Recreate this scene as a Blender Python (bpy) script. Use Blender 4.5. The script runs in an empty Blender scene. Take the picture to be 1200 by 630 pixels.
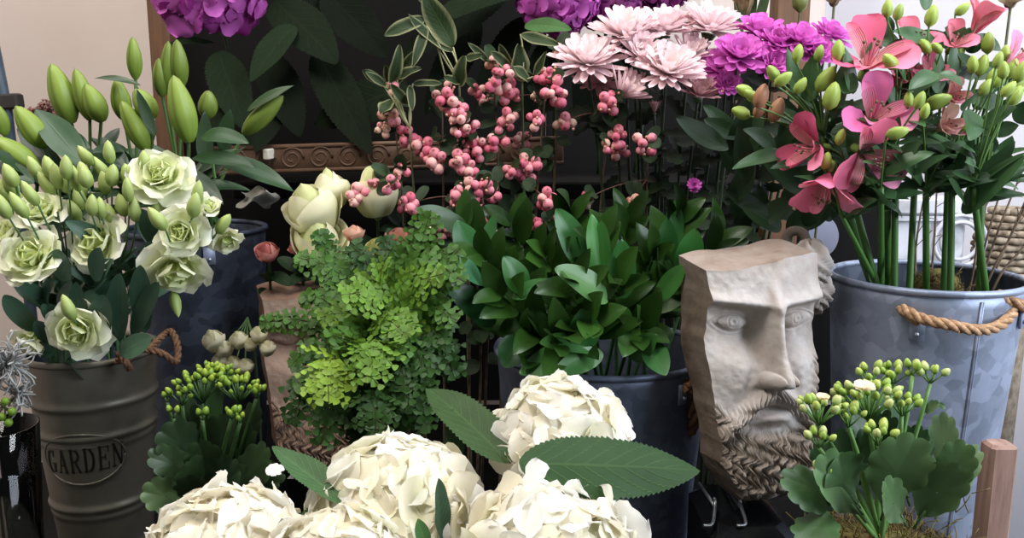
import bpy, math, random
import numpy as np
from mathutils import Vector, Matrix

rnd = random.Random(11)
PI = math.pi
COL = bpy.context.scene.collection

# ------------------------------------------------------------------ camera
FOC, PITCH, CAMZ = 1000.0, math.radians(10), 1.30
CP, SP = math.cos(PITCH), math.sin(PITCH)
BOARD = 0.62


def W(px, py, Y):
    """world point seen at photo pixel (px, py) that lies Y metres in front of the camera"""
    x, v = (px - 600) / FOC, -(py - 315) / FOC
    d = np.array([x, CP + v * SP, -SP + v * CP])
    return np.array([0, 0, CAMZ]) + d * (Y / d[1])


def S(px, py, Y):
    """metres per photo pixel at that point"""
    v = -(py - 315) / FOC
    return Y / (CP + v * SP) / FOC


def lin(r, g, b):
    f = lambda c: c / 12.92 if c <= 0.04045 else ((c + 0.055) / 1.055) ** 2.4
    return np.array([f(r / 255), f(g / 255), f(b / 255)])


def nrm(a):
    a = np.asarray(a, float)
    return a / (np.linalg.norm(a) + 1e-12)


def frame(t, up=(0, 0, 1)):
    """side, normal for a direction t"""
    t = nrm(t)
    up = np.asarray(up, float)
    s = np.cross(t, up)
    if np.linalg.norm(s) < 1e-4:
        s = np.cross(t, (0.3, 1, 0.2))
    s = nrm(s)
    return s, nrm(np.cross(s, t))


def rv(a=1.0):
    return np.array([rnd.uniform(-a, a) for _ in range(3)])


def bez(p0, p1, bulge=(0, 0, 0), k=12):
    p0, p1 = np.asarray(p0, float), np.asarray(p1, float)
    c = (p0 + p1) / 2 + np.asarray(bulge, float)
    u = np.linspace(0, 1, k)[:, None]
    return (1 - u) ** 2 * p0 + 2 * u * (1 - u) * c + u ** 2 * p1


def smooth_path(pts, k=8):
    pts = np.asarray(pts, float)
    n = len(pts)
    if n < 3:
        return bez(pts[0], pts[-1], k=k)
    out = []
    for i in range(n - 1):
        a, b = pts[max(i - 1, 0)], pts[i]
        c, d = pts[i + 1], pts[min(i + 2, n - 1)]
        for u in np.linspace(0, 1, k, endpoint=False):
            out.append(0.5 * (2 * b + (c - a) * u + (2 * a - 5 * b + 4 * c - d) * u * u + (3 * b - a - 3 * c + d) * u ** 3))
    out.append(pts[-1])
    return np.array(out)


# ------------------------------------------------------------------ mesh builder
class MB:
    def __init__(self):
        self.v, self.q, self.c, self.uv, self.m, self.n = [], [], [], [], [], 0

    def grid(self, P, col=(1, 1, 1), uv=None, wrap=False, m=0):
        P = np.asarray(P, float)
        a, b = P.shape[:2]
        col = np.asarray(col, float)
        C = np.broadcast_to(col, (a, b, 3)) if col.ndim in (1, 3) else np.broadcast_to(col[:, None, :], (a, b, 3))
        if uv is None:
            U, V = np.meshgrid(np.linspace(0, 1, a), np.linspace(0, 1, b), indexing='ij')
            uv = np.stack([U, V], -1)
        idx = np.arange(a * b).reshape(a, b) + self.n
        if wrap:
            idx = np.concatenate([idx, idx[:, :1]], 1)
        Q = np.stack([idx[:-1, :-1], idx[1:, :-1], idx[1:, 1:], idx[:-1, 1:]], -1).reshape(-1, 4)
        self.v.append(P.reshape(-1, 3))
        self.q.append(Q)
        self.c.append(C.reshape(-1, 3))
        self.uv.append(uv.reshape(-1, 2))
        self.m.append(np.full(len(Q), m))
        self.n += a * b
        return self

    def tube(self, path, r, sides=6, col=(1, 1, 1), m=0):
        P = np.asarray(path, float)
        k = len(P)
        R = np.broadcast_to(np.asarray(r, float), (k,)).copy()
        T = np.gradient(P, axis=0)
        s, n = frame(T[0], (0.13, 0.91, 0.35))
        rings = []
        for i in range(k):
            t = nrm(T[i])
            s = nrm(s - t * np.dot(s, t))
            n = np.cross(s, t)
            a = np.linspace(0, 2 * PI, sides, endpoint=False)[:, None]
            rings.append(P[i] + R[i] * (np.cos(a) * s + np.sin(a) * n))
        rings = [P[0] + (rings[0] - P[0]) * 0.01] + rings + [P[-1] + (rings[-1] - P[-1]) * 0.01]
        col = np.asarray(col, float)
        if col.ndim == 2:
            col = np.concatenate([col[:1], col, col[-1:]])
        return self.grid(np.array(rings), col, wrap=True, m=m)

    def ball(self, c, r, R=None, nu=7, nv=8, col=(1, 1, 1), m=0):
        th = np.linspace(0.03, PI - 0.03, nu)[:, None]
        ph = np.linspace(0, 2 * PI, nv, endpoint=False)[None, :]
        P = np.stack([np.sin(th) * np.cos(ph), np.sin(th) * np.sin(ph), np.cos(th) + 0 * ph], -1) * np.asarray(r, float)
        if R is not None:
            P = P @ np.asarray(R).T
        return self.grid(P + np.asarray(c), col, wrap=True, m=m)

    def loft(self, c, axis, prof, seg=12, lobes=0, amp=0.0, twist=0.0, col=(1, 1, 1), bend=None, m=0):
        """prof: list of (r, h) along axis from c"""
        s, n = frame(axis, (0.2, -1, 0.3))
        t = nrm(axis)
        a = np.linspace(0, 2 * PI, seg, endpoint=False)
        rings = []
        for i, (r, h) in enumerate(prof):
            rr = r * (1 + amp * np.cos(lobes * a))
            o = c + t * h + (bend * (h * h) if bend is not None else 0)
            aa = a + twist * i
            rings.append(o + (rr * np.cos(aa))[:, None] * s + (rr * np.sin(aa))[:, None] * n)
        return self.grid(np.array(rings), col, wrap=True, m=m)

    def box(self, lo, hi, col=(1, 1, 1), m=0):
        lo, hi = np.asarray(lo, float), np.asarray(hi, float)
        c = (lo + hi) / 2
        return self.obox((c[0], c[1], lo[2]), (c[0], c[1], hi[2]), hi[0] - lo[0], hi[1] - lo[1], (0, 1, 0), col, m)

    def obox(self, p0, p1, w, h, up=(0, 0, 1), col=(1, 1, 1), m=0):
        """bar from p0 to p1, w across, h along up"""
        p0, p1 = np.asarray(p0, float), np.asarray(p1, float)
        s, n = frame(p1 - p0, up)
        t = nrm(p1 - p0)
        b = min(w, h, np.linalg.norm(p1 - p0)) * 0.12

        def ring(c, e):
            a, d = w / 2 - e, h / 2 - e
            k = max(0.0, min(b, a * .9, d * .9))
            return [c - s * a - n * (d - k), c - s * (a - k) - n * d, c + s * (a - k) - n * d, c + s * a - n * (d - k),
                    c + s * a + n * (d - k), c + s * (a - k) + n * d, c - s * (a - k) + n * d, c - s * a + n * (d - k)]
        e = min(w, h) / 2 * 0.999
        P = [ring(p0, e), ring(p0, b), ring(p0 + t * b, 0), ring(p1 - t * b, 0), ring(p1, b), ring(p1, e)]
        return self.grid(np.array(P), col, wrap=True, m=m)

    def mesh(self, name, mats, org=(0, 0, 0), flat=False):
        me = bpy.data.meshes.new(name)
        V = np.concatenate(self.v) - np.asarray(org)
        Q = np.concatenate(self.q).astype(np.int32)
        Cc = np.concatenate(self.c)
        UV = np.concatenate(self.uv)
        M = np.concatenate(self.m).astype(np.int32)
        me.vertices.add(len(V))
        me.vertices.foreach_set('co', V.astype(np.float32).ravel())
        me.loops.add(len(Q) * 4)
        me.loops.foreach_set('vertex_index', Q.ravel())
        me.polygons.add(len(Q))
        me.polygons.foreach_set('loop_start', np.arange(0, len(Q) * 4, 4, dtype=np.int32))
        me.polygons.foreach_set('material_index', M)
        me.update(calc_edges=True)
        me.polygons.foreach_set('use_smooth', np.full(len(Q), not flat))
        at = me.color_attributes.new('Col', 'FLOAT_COLOR', 'POINT')
        at.data.foreach_set('color', np.concatenate([Cc, np.ones((len(Cc), 1))], 1).astype(np.float32).ravel())
        ul = me.uv_layers.new(name='UVMap')
        ul.data.foreach_set('uv', UV[Q.ravel()].astype(np.float32).ravel())
        for mm in (mats if isinstance(mats, (list, tuple)) else [mats]):
            me.materials.append(mm)
        return me


def hw(a, b):
    """half-width profile u^a (1-u)^b scaled to a peak of one"""
    um = a / (a + b)
    pk = um ** a * (1 - um) ** b
    return lambda u: np.power(np.clip(u, 0, 1), a) * np.power(np.clip(1 - u, 0, 1), b) / pk


def leaf(mb, base, t, up, L, w, a=0.6, b=0.9, bend=0.0, fold=0.0, cup=0.0, wave=0.0, wn=3, saw=0, sawd=0.0, scal=0, scald=0.0,
         nu=10, nv=5, col=(.1, .3, .1), tip=None, edge=None, twist=0.0, side=0.0, jag=0.0, m=0, u0=0.0):
    """one leaf or petal: a curved sheet along t with its face towards up"""
    t = nrm(t)
    s, n = frame(t, up)
    u = np.linspace(0, 1, nu)
    if not saw:
        u = 0.2 * u + 0.8 * (0.5 - 0.5 * np.cos(PI * u))
    v = np.linspace(-1, 1, nv)
    th = bend * u
    mid = np.zeros((nu, 3))
    for i in range(1, nu):
        h = (th[i] + th[i - 1]) / 2
        mid[i] = mid[i - 1] + L * (u[i] - u[i - 1]) * (t * math.cos(h) + n * math.sin(h)) + s * side * L * (u[i] ** 2 - u[i - 1] ** 2)
    nn = np.cos(th)[:, None] * n - np.sin(th)[:, None] * t
    ww = hw(a, b)(u * (1 - u0) + u0 * 0.999) * w
    if saw:
        ww = ww * (1 - sawd * ((u * saw) % 1.0))
    if scal:
        ww = ww * (1 - scald * (1 - np.abs(np.sin(PI * scal * u))))
    ang = twist * u
    sv = np.cos(ang)[:, None] * s + np.sin(ang)[:, None] * nn
    nv_ = np.cos(ang)[:, None] * nn - np.sin(ang)[:, None] * s
    V = v[None, :]
    A = np.abs(V)
    off = fold * A + cup * V ** 2
    ph = rnd.uniform(0, 6)
    lat = ww[:, None] * V * (1 - 0.25 * np.minimum(abs(fold) + abs(cup), 1.2))
    up_ = ww[:, None] * off + wave * w * A * np.sin(wn * 2 * PI * u + ph)[:, None] * np.sign(V + 0.01)
    P = np.asarray(base) + mid[:, None, :] + lat[..., None] * sv[:, None, :] + up_[..., None] * nv_[:, None, :]
    if jag:
        jj = np.array([rnd.uniform(-1, 1) for _ in range(nu * nv)]).reshape(nu, nv)
        P = P + (jj * jag * w * (A ** 3 + (u[:, None] ** 4)))[..., None] * (nv_[:, None, :] + 0.5 * sv[:, None, :])
    C = np.broadcast_to(np.asarray(col, float), (nu, nv, 3)).copy()
    if tip is not None:
        k = (u ** 1.5)[:, None, None]
        C = C * (1 - k) + np.asarray(tip) * k
    if edge is not None:
        k = (np.clip((A - 0.62) / 0.3, 0, 1) + np.zeros((nu, 1)))[..., None]
        C = C * (1 - k) + np.asarray(edge) * k
    uv = np.stack(np.meshgrid(u, (v + 1) / 2, indexing='ij'), -1)
    return mb.grid(P, C, uv=uv, m=m)


# ------------------------------------------------------------------ objects
ORG = {}


def thing(name, label, cat, loc, group=None):
    o = bpy.data.objects.new(name, None)
    o.empty_display_size = 0.02
    COL.objects.link(o)
    o.location = Vector([float(x) for x in loc])
    o['label'], o['category'] = label, cat
    if group:
        o['group'] = group
    ORG[o.name] = np.asarray(loc, float)
    return o


def part(name, mb, mat, parent, label=None, flat=False):
    org = ORG[parent.name]
    o = bpy.data.objects.new(name, mb.mesh(name, mat, org, flat))
    COL.objects.link(o)
    o.parent = parent
    ORG[o.name] = org
    if label:
        o['label'] = label
    return o


def inst(name, me, parent, pos, axis, scale=1.0, spin=0.0, label=None):
    """an individual object that shares mesh data; mesh is built along +Z"""
    o = bpy.data.objects.new(name, me)
    COL.objects.link(o)
    o.parent = parent
    org = ORG[parent.name]
    s, n = frame(axis, (0.21, 0.4, 0.9))
    t = nrm(axis)
    c, d = math.cos(spin), math.sin(spin)
    x, y = s * c + n * d, n * c - s * d
    if np.dot(np.cross(x, y), t) < 0:
        y = -y
    sc = np.broadcast_to(np.asarray(scale, float), (3,))
    M = Matrix.Identity(4)
    for i in range(3):
        M[i][0], M[i][1], M[i][2], M[i][3] = x[i] * sc[0], y[i] * sc[1], t[i] * sc[2], pos[i] - org[i]
    o.matrix_local = M
    ORG[o.name] = org
    if label:
        o['label'] = label
    return o


def solid(name, mb, mat, label=None, cat=None, group=None, kind=None, org=None, flat=False):
    """a top-level thing that is a single mesh"""
    V = np.concatenate(mb.v)
    if org is None:
        org = np.array([(V[:, 0].min() + V[:, 0].max()) / 2, (V[:, 1].min() + V[:, 1].max()) / 2, V[:, 2].min()])
    o = bpy.data.objects.new(name, mb.mesh(name, mat, org, flat))
    COL.objects.link(o)
    o.location = Vector([float(x) for x in org])
    ORG[o.name] = np.asarray(org)
    for k, val in (('label', label), ('category', cat), ('group', group), ('kind', kind)):
        if val:
            o[k] = val
    return o


# ------------------------------------------------------------------ materials
def new_mat(name):
    m = bpy.data.materials.new(name)
    m.use_nodes = True
    nt = m.node_tree
    nt.nodes.clear()
    out = nt.nodes.new('ShaderNodeOutputMaterial')
    p = nt.nodes.new('ShaderNodeBsdfPrincipled')
    nt.links.new(p.outputs[0], out.inputs[0])
    return m, nt, p, out


def nd(nt, kind, **kw):
    n = nt.nodes.new(kind)
    for k, v in kw.items():
        setattr(n, k, v)
    return n


def mixc(nt, fac, a, b, mode='MIX'):
    n = nd(nt, 'ShaderNodeMix', data_type='RGBA', blend_type=mode)
    for i, x in ((0, fac), (6, a), (7, b)):
        if hasattr(x, 'is_linked'):
            nt.links.new(x, n.inputs[i])
        else:
            n.inputs[i].default_value = x if i == 0 else (*x, 1)
    return n.outputs[2]


def math_(nt, op, a, b=0.0, c=None):
    n = nd(nt, 'ShaderNodeMath', operation=op)
    for i, x in enumerate((a, b) if c is None else (a, b, c)):
        if hasattr(x, 'is_linked'):
            nt.links.new(x, n.inputs[i])
        else:
            n.inputs[i].default_value = x
    return n.outputs[0]


def ramp(nt, fac, stops):
    n = nd(nt, 'ShaderNodeValToRGB')
    nt.links.new(fac, n.inputs[0])
    while len(n.color_ramp.elements) < len(stops):
        n.color_ramp.elements.new(0.5)
    for e, (p, c) in zip(n.color_ramp.elements, stops):
        e.position, e.color = p, (*c, 1)
    return n.outputs[0]


def noise(nt, scale, detail=3, rough=0.55, vec=None, dist=0.0):
    n = nd(nt, 'ShaderNodeTexNoise')
    n.inputs['Scale'].default_value = scale
    n.inputs['Detail'].default_value = detail
    n.inputs['Roughness'].default_value = rough
    n.inputs['Distortion'].default_value = dist
    if vec is None:
        vec = nd(nt, 'ShaderNodeTexCoord').outputs['Object']
    nt.links.new(vec, n.inputs['Vector'])
    return n.outputs['Fac']


def bump(nt, p, h, strength=0.3, dist=0.002):
    b = nd(nt, 'ShaderNodeBump')
    b.inputs['Strength'].default_value = strength
    b.inputs['Distance'].default_value = dist
    nt.links.new(h, b.inputs['Height'])
    nt.links.new(b.outputs[0], p.inputs['Normal'])


def mat_plant(name, rough=0.5, transl=0.25, spec=0.4, var=0.25, scale=60, veins=0.0, vein_n=9, stripes=False, vcol=None, bstr=0.0, coat=0.0):
    """leaf / petal / stem: pigment from the mesh, mottled, some light passing through"""
    m, nt, p, out = new_mat(name)
    at = nd(nt, 'ShaderNodeAttribute', attribute_name='Col').outputs['Color']
    nz = noise(nt, scale, 2)
    hi = mixc(nt, 1.0, at, (1 + var, 1 + var, 1 + var), 'MULTIPLY')
    lo = mixc(nt, 1.0, at, (1 - var, 1 - var, 1 - var), 'MULTIPLY')
    c = mixc(nt, nz, lo, hi)
    if veins or stripes:
        uv = nd(nt, 'ShaderNodeSeparateXYZ')
        nt.links.new(nd(nt, 'ShaderNodeUVMap', uv_map='UVMap').outputs[0], uv.inputs[0])
        u, v = uv.outputs[0], uv.outputs[1]
        a = math_(nt, 'ABSOLUTE', math_(nt, 'SUBTRACT', v, 0.5))
        if stripes:
            k = math_(nt, 'GREATER_THAN', math_(nt, 'SINE', math_(nt, 'MULTIPLY', v, 62.0)), 0.55)
            k = math_(nt, 'MULTIPLY', k, math_(nt, 'MULTIPLY', math_(nt, 'GREATER_THAN', u, 0.3), math_(nt, 'LESS_THAN', u, 0.82)))
            c = mixc(nt, math_(nt, 'MULTIPLY', k, 0.75), c, tuple(vcol))
        else:
            lat = math_(nt, 'PINGPONG', math_(nt, 'MULTIPLY', math_(nt, 'SUBTRACT', u, math_(nt, 'MULTIPLY', a, 0.55)), float(vein_n)), 0.5)
            lat = math_(nt, 'SUBTRACT', 1.0, math_(nt, 'MULTIPLY', lat, 9.0))
            rib = math_(nt, 'SUBTRACT', 1.0, math_(nt, 'MULTIPLY', a, 28.0))
            k = math_(nt, 'MAXIMUM', math_(nt, 'MAXIMUM', lat, rib), 0.0)
            vc = mixc(nt, 1.0, at, (2.2, 1.9, 2.0), 'MULTIPLY') if vcol is None else tuple(vcol)
            c = mixc(nt, math_(nt, 'MULTIPLY', k, veins), c, vc)
            bump(nt, p, math_(nt, 'SUBTRACT', 1.0, k), 0.6 * veins, 0.0015)
    nt.links.new(c, p.inputs['Base Color'])
    p.inputs['Roughness'].default_value = rough
    p.inputs['Specular IOR Level'].default_value = spec
    if coat:
        p.inputs['Coat Weight'].default_value = coat
        p.inputs['Coat Roughness'].default_value = 0.25
    if bstr:
        bump(nt, p, noise(nt, 400, 2), bstr, 0.001)
    if transl:
        tr = nd(nt, 'ShaderNodeBsdfTranslucent')
        nt.links.new(c, tr.inputs[0])
        mx = nd(nt, 'ShaderNodeMixShader')
        mx.inputs[0].default_value = transl
        nt.links.new(p.outputs[0], mx.inputs[1])
        nt.links.new(tr.outputs[0], mx.inputs[2])
        nt.links.new(mx.outputs[0], out.inputs[0])
    return m


def mat_zinc(name, cols, metal=0.5, rough=0.45, vs=55, streak=0.0):
    m, nt, p, out = new_mat(name)
    vo = nd(nt, 'ShaderNodeTexVoronoi')
    vo.inputs['Scale'].default_value = vs
    tc = nd(nt, 'ShaderNodeTexCoord').outputs['Object']
    wv = nd(nt, 'ShaderNodeVectorMath', operation='ADD')
    nzv = nd(nt, 'ShaderNodeTexNoise')
    nzv.inputs['Scale'].default_value = 30
    nt.links.new(tc, nzv.inputs['Vector'])
    sc = nd(nt, 'ShaderNodeVectorMath', operation='SCALE')
    sc.inputs['Scale'].default_value = 0.03
    nt.links.new(nzv.outputs['Color'], sc.inputs[0])
    nt.links.new(tc, wv.inputs[0])
    nt.links.new(sc.outputs[0], wv.inputs[1])
    nt.links.new(wv.outputs[0], vo.inputs['Vector'])
    bw = nd(nt, 'ShaderNodeRGBToBW')
    nt.links.new(vo.outputs['Color'], bw.inputs[0])
    k = math_(nt, 'ADD', math_(nt, 'MULTIPLY', bw.outputs[0], 0.4), math_(nt, 'MULTIPLY', noise(nt, 9, 5, 0.65), 0.6))
    c = ramp(nt, k, [(0.25, cols[0]), (0.5, cols[1]), (0.75, cols[2])])
    nt.links.new(c, p.inputs['Base Color'])
    p.inputs['Metallic'].default_value = metal
    r = math_(nt, 'ADD', rough - 0.1, math_(nt, 'MULTIPLY', k, 0.25))
    nt.links.new(r, p.inputs['Roughness'])
    bump(nt, p, noise(nt, 40, 4), 0.15, 0.002)
    return m


def mat_noise(name, stops, scale=8, rough=0.8, stretch=(1, 1, 1), bstr=0.2, bscale=None, detail=5, dist=0.0, metal=0.0, spec=0.3, bdist=0.002):
    m, nt, p, out = new_mat(name)
    mp = nd(nt, 'ShaderNodeMapping')
    mp.inputs['Scale'].default_value = stretch
    nt.links.new(nd(nt, 'ShaderNodeTexCoord').outputs['Object'], mp.inputs[0])
    k = noise(nt, scale, detail, 0.6, mp.outputs[0], dist)
    nt.links.new(ramp(nt, k, stops), p.inputs['Base Color'])
    p.inputs['Roughness'].default_value = rough
    p.inputs['Metallic'].default_value = metal
    p.inputs['Specular IOR Level'].default_value = spec
    if bstr:
        bump(nt, p, noise(nt, bscale or scale * 3, 4, 0.6, mp.outputs[0]), bstr, bdist)
    return m

# ================================================================== materials in use
M_WALL = mat_noise('plaster', [(0.3, lin(212, 198, 188)), (0.7, lin(220, 206, 197))], 3, 0.9, bstr=0.05)
M_WALLW = mat_noise('white_paint', [(0.3, lin(228, 229, 240)), (0.7, lin(234, 235, 245))], 2, 0.85, bstr=0.04)
M_FLOOR = mat_noise('dark_floor', [(0.3, lin(52, 44, 38)), (0.7, lin(80, 70, 60))], 6, 0.6)
M_SHADEWOOD = mat_noise('shade_dark_wood', [(0.3, lin(5, 5, 4)), (0.7, lin(12, 10, 9))], 9, 0.75, (1, 1, 0.1), spec=0.15)  # stand wood, taken near black so its colour carries the shade behind
M_POST = mat_noise('brown_wood', [(0.25, lin(78, 54, 38)), (0.75, lin(112, 80, 56))], 14, 0.6, (6, 6, 0.5))
M_PALEPOST = mat_noise('pale_wood', [(0.25, lin(150, 120, 92)), (0.75, lin(196, 172, 144))], 12, 0.6, (6, 6, 0.4))
M_CRATE = mat_noise('weathered_wood', [(0.25, lin(120, 92, 80)), (0.75, lin(170, 140, 126))], 18, 0.7, (5, 5, 0.5))
M_CARVE = mat_noise('carved_wood', [(0.25, lin(58, 40, 30)), (0.75, lin(108, 82, 64))], 12, 0.55, (0.7, 3, 3), bstr=0.3)
M_ZINC = mat_zinc('galvanised_zinc', [lin(112, 122, 138), lin(138, 148, 168), lin(160, 170, 192)], 0.4, 0.45)
M_ZINC2 = mat_zinc('dark_galvanised_zinc', [lin(84, 94, 112), lin(102, 112, 131), lin(120, 130, 150)])
M_ZINC3 = mat_zinc('shaded_zinc', [lin(44, 50, 62), lin(62, 70, 86), lin(84, 94, 112)])  # same zinc made darker: shade on the rear bucket put into its colour
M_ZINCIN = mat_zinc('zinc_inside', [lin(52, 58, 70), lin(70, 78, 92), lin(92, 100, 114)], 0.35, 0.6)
M_TIN = mat_zinc('aged_tin', [lin(98, 95, 84), lin(126, 121, 108), lin(152, 146, 132)], 0.5, 0.42, 0)
M_INK = mat_noise('black_lettering', [(0.3, lin(12, 10, 8)), (0.7, lin(34, 30, 24))], 60, 0.6)
M_RIVET = mat_noise('rivet_steel', [(0.3, lin(150, 156, 168)), (0.7, lin(190, 196, 206))], 60, 0.35, metal=0.8)
M_ROPE = mat_noise('jute_rope', [(0.2, lin(120, 88, 62)), (0.5, lin(172, 136, 104)), (0.8, lin(205, 174, 140))], 160, 0.95, bstr=0.7, bscale=500, bdist=0.002)
M_ROPED = mat_noise('brown_jute', [(0.2, lin(82, 56, 40)), (0.8, lin(140, 104, 78))], 160, 0.95, bstr=0.7, bscale=500)
M_STONE = mat_noise('cast_stone', [(0.2, lin(128, 112, 98)), (0.45, lin(178, 166, 154)), (0.7, lin(200, 192, 184))], 22, 0.85, bstr=0.35, bscale=130, detail=8)
M_STONE2 = mat_noise('pinkish_stone', [(0.2, lin(122, 98, 84)), (0.5, lin(172, 146, 130)), (0.8, lin(190, 166, 150))], 22, 0.85, bstr=0.35, bscale=130, detail=8)
M_BEARD = mat_noise('stained_stone', [(0.2, lin(104, 90, 76)), (0.5, lin(142, 126, 110)), (0.8, lin(172, 158, 142))], 30, 0.85, bstr=0.3, bscale=150, detail=8)
M_WIRE = mat_noise('bright_wire', [(0.3, lin(130, 134, 136)), (0.7, lin(170, 174, 176))], 80, 0.35, metal=0.9)
M_BLACK = mat_noise('black_gloss', [(0.3, lin(14, 15, 17)), (0.7, lin(20, 21, 24))], 6, 0.12, bstr=0.0, spec=0.5)
M_WHITEWASH = mat_noise('whitewashed_wood', [(0.2, lin(130, 128, 128)), (0.5, lin(196, 196, 202)), (0.8, lin(214, 214, 222))], 16, 0.8, bstr=0.4)
M_WICKER = mat_noise('wicker', [(0.3, lin(110, 96, 80)), (0.7, lin(170, 156, 136))], 60, 0.8, bstr=0.5)
M_LILAC = mat_noise('lilac_paint', [(0.3, lin(142, 146, 166)), (0.7, lin(156, 160, 180))], 4, 0.7)
M_SHELL = mat_noise('grey_shell', [(0.25, lin(120, 116, 112)), (0.5, lin(170, 160, 146)), (0.8, lin(205, 200, 198))], 45, 0.6)
M_MOSS = mat_noise('moss', [(0.2, lin(52, 40, 26)), (0.5, lin(104, 88, 50)), (0.8, lin(128, 132, 66))], 60, 1.0, bstr=1.0, bscale=120, bdist=0.006)
M_SOIL = mat_noise('soil', [(0.3, lin(26, 20, 16)), (0.7, lin(52, 42, 32))], 90, 1.0, bstr=1.0, bscale=200)
M_BLUEPOLE = mat_noise('blue_metal', [(0.3, lin(48, 62, 78)), (0.7, lin(76, 90, 104))], 20, 0.4)
M_PAPER = mat_noise('cream_paper', [(0.3, lin(190, 184, 170)), (0.7, lin(206, 202, 190))], 20, 0.9)
M_PAPERG = mat_noise('grey_paper', [(0.3, lin(120, 118, 110)), (0.7, lin(150, 148, 138))], 20, 0.9)
M_TERRA = mat_noise('dark_pot', [(0.3, lin(40, 38, 36)), (0.7, lin(58, 54, 50))], 20, 0.7)

m, nt, p, out = new_mat('clear_glass')
p.inputs['Base Color'].default_value = (0.86, 0.9, 0.88, 1)
p.inputs['Roughness'].default_value = 0.04
p.inputs['Transmission Weight'].default_value = 1.0
p.inputs['IOR'].default_value = 1.3
M_GLASS = m

# ================================================================== the room
solid('floor', MB().box((-2.2, -1.2, -0.05), (2.4, 3.0, 0.0)), M_FLOOR, kind='structure', flat=True)
solid('wall_back', MB().box((-2.2, 2.42, 0.0), (0.86, 2.5, 2.9)), M_WALL, kind='structure', flat=True)
mb = MB()
mb.obox((0.88, 2.46, 1.45), (1.78, 1.05, 1.45), 0.06, 2.9)
solid('wall_right', mb, M_WALLW, kind='structure', flat=True)
solid('wall_left', MB().box((-2.2, -1.2, 0.0), (-2.12, 2.42, 2.9)), M_WALL, kind='structure', flat=True)

# ------------------------------------------------------------------ tiered stand
stand = thing('flower_stand', 'dark wooden tiered flower stand with brown uprights and a carved rail', 'display stand', (0, 1.2, 0))
part('shelf_board', MB().box((-0.95, 0.42, BOARD - 0.035), (0.80, 1.98, BOARD - 0.001)), M_SHADEWOOD, stand, flat=True)
for x in (-0.93, 0.78):
    for y in (0.46, 1.94):
        part('leg', MB().box((x - 0.03, y - 0.03, 0), (x + 0.03, y + 0.03, BOARD - 0.036)), M_SHADEWOOD, stand, flat=True)
UP = 1.185                       # the raised back tier
xa, xb = W(268, 200, 1.55)[0], W(905, 200, 1.55)[0]
part('raised_board', MB().box((xa, 1.56, UP - 0.03), (xb, 1.93, UP)), M_SHADEWOOD, stand, flat=True)


def upright(px0, px1, Y, ztop, mat, lab, z0=BOARD + 0.001, d=0.05):
    x0, x1 = W(px0, 120, Y)[0], W(px1, 120, Y)[0]
    return part('upright', MB().box((x0, Y, z0), (x1, Y + d, ztop)), mat, stand, lab, flat=True)


upright(179, 203, 1.95, 2.1, M_POST, 'brown wooden upright beside the pale wall')
upright(903, 944, 1.95, 2.1, M_POST, 'brown wooden upright behind the magenta chrysanthemums')
upright(732, 746, 2.10, 2.1, M_PALEPOST, 'pale wooden upright above the pink chrysanthemums', 0.0)
upright(750, 758, 2.10, 2.1, M_PALEPOST, 'thin pale wooden upright', 0.0, 0.02)
x0, x1, x2 = W(200, 100, 2.0)[0], W(640, 100, 2.0)[0], W(903, 100, 2.0)[0]
part('shade_panel', MB().box((x0, 2.002, BOARD), (x1, 2.02, 2.0)), M_SHADEWOOD, stand, flat=True)  # added dark sheets standing in for the shade behind the foliage
part('shade_panel', MB().box((x1 + 0.001, 2.002, BOARD), (x2, 2.02, W(800, 78, 2.0)[2])), M_SHADEWOOD, stand, flat=True)
part('shade_panel', MB().box((x2 + 0.001, 2.002, BOARD), (W(1042, 200, 2.0)[0], 2.02, W(1000, 150, 2.0)[2])), M_SHADEWOOD, stand, flat=True)
px_, pz_ = W(1171, 518, 0.985), W(1156, 518, 0.985)[0]
part('post', MB().box((pz_, 0.97, BOARD + 0.001), (W(1187, 518, 0.985)[0], 1.0, px_[2])), M_CRATE, stand, 'weathered pinkish wooden post beside the tall bucket', flat=True)

# carved rail: a moulded bar with scrolls cut in its face
mb = MB()
ra, rb = W(255, 188, 1.52), W(660, 176, 1.52)
mb.obox(ra, rb, 0.03, 0.05, (0, 0, 1))
ax = nrm(rb - ra)
for i in range(11):
    c = ra + ax * (0.035 + 0.05 * i) + np.array([0, -0.0142, 0])
    th = np.linspace(0, 3.6 * PI, 36)
    rr = 0.021 * (1 - th / (4.6 * PI))
    pts = c + (np.cos(th) * rr)[:, None] * ax + (np.sin(th) * rr)[:, None] * np.array([0, 0, 1])
    mb.tube(pts, 0.003 * (1 - 0.12 * th / PI), 6)
for dz in (-0.021, 0.021):
    mb.tube(np.array([ra + (0, -0.013, dz), rb + (0, -0.013, dz)]), 0.0045, 6)
part('carved_rail', mb, M_CARVE, stand, 'brown carved wooden rail with scrolls')


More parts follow.
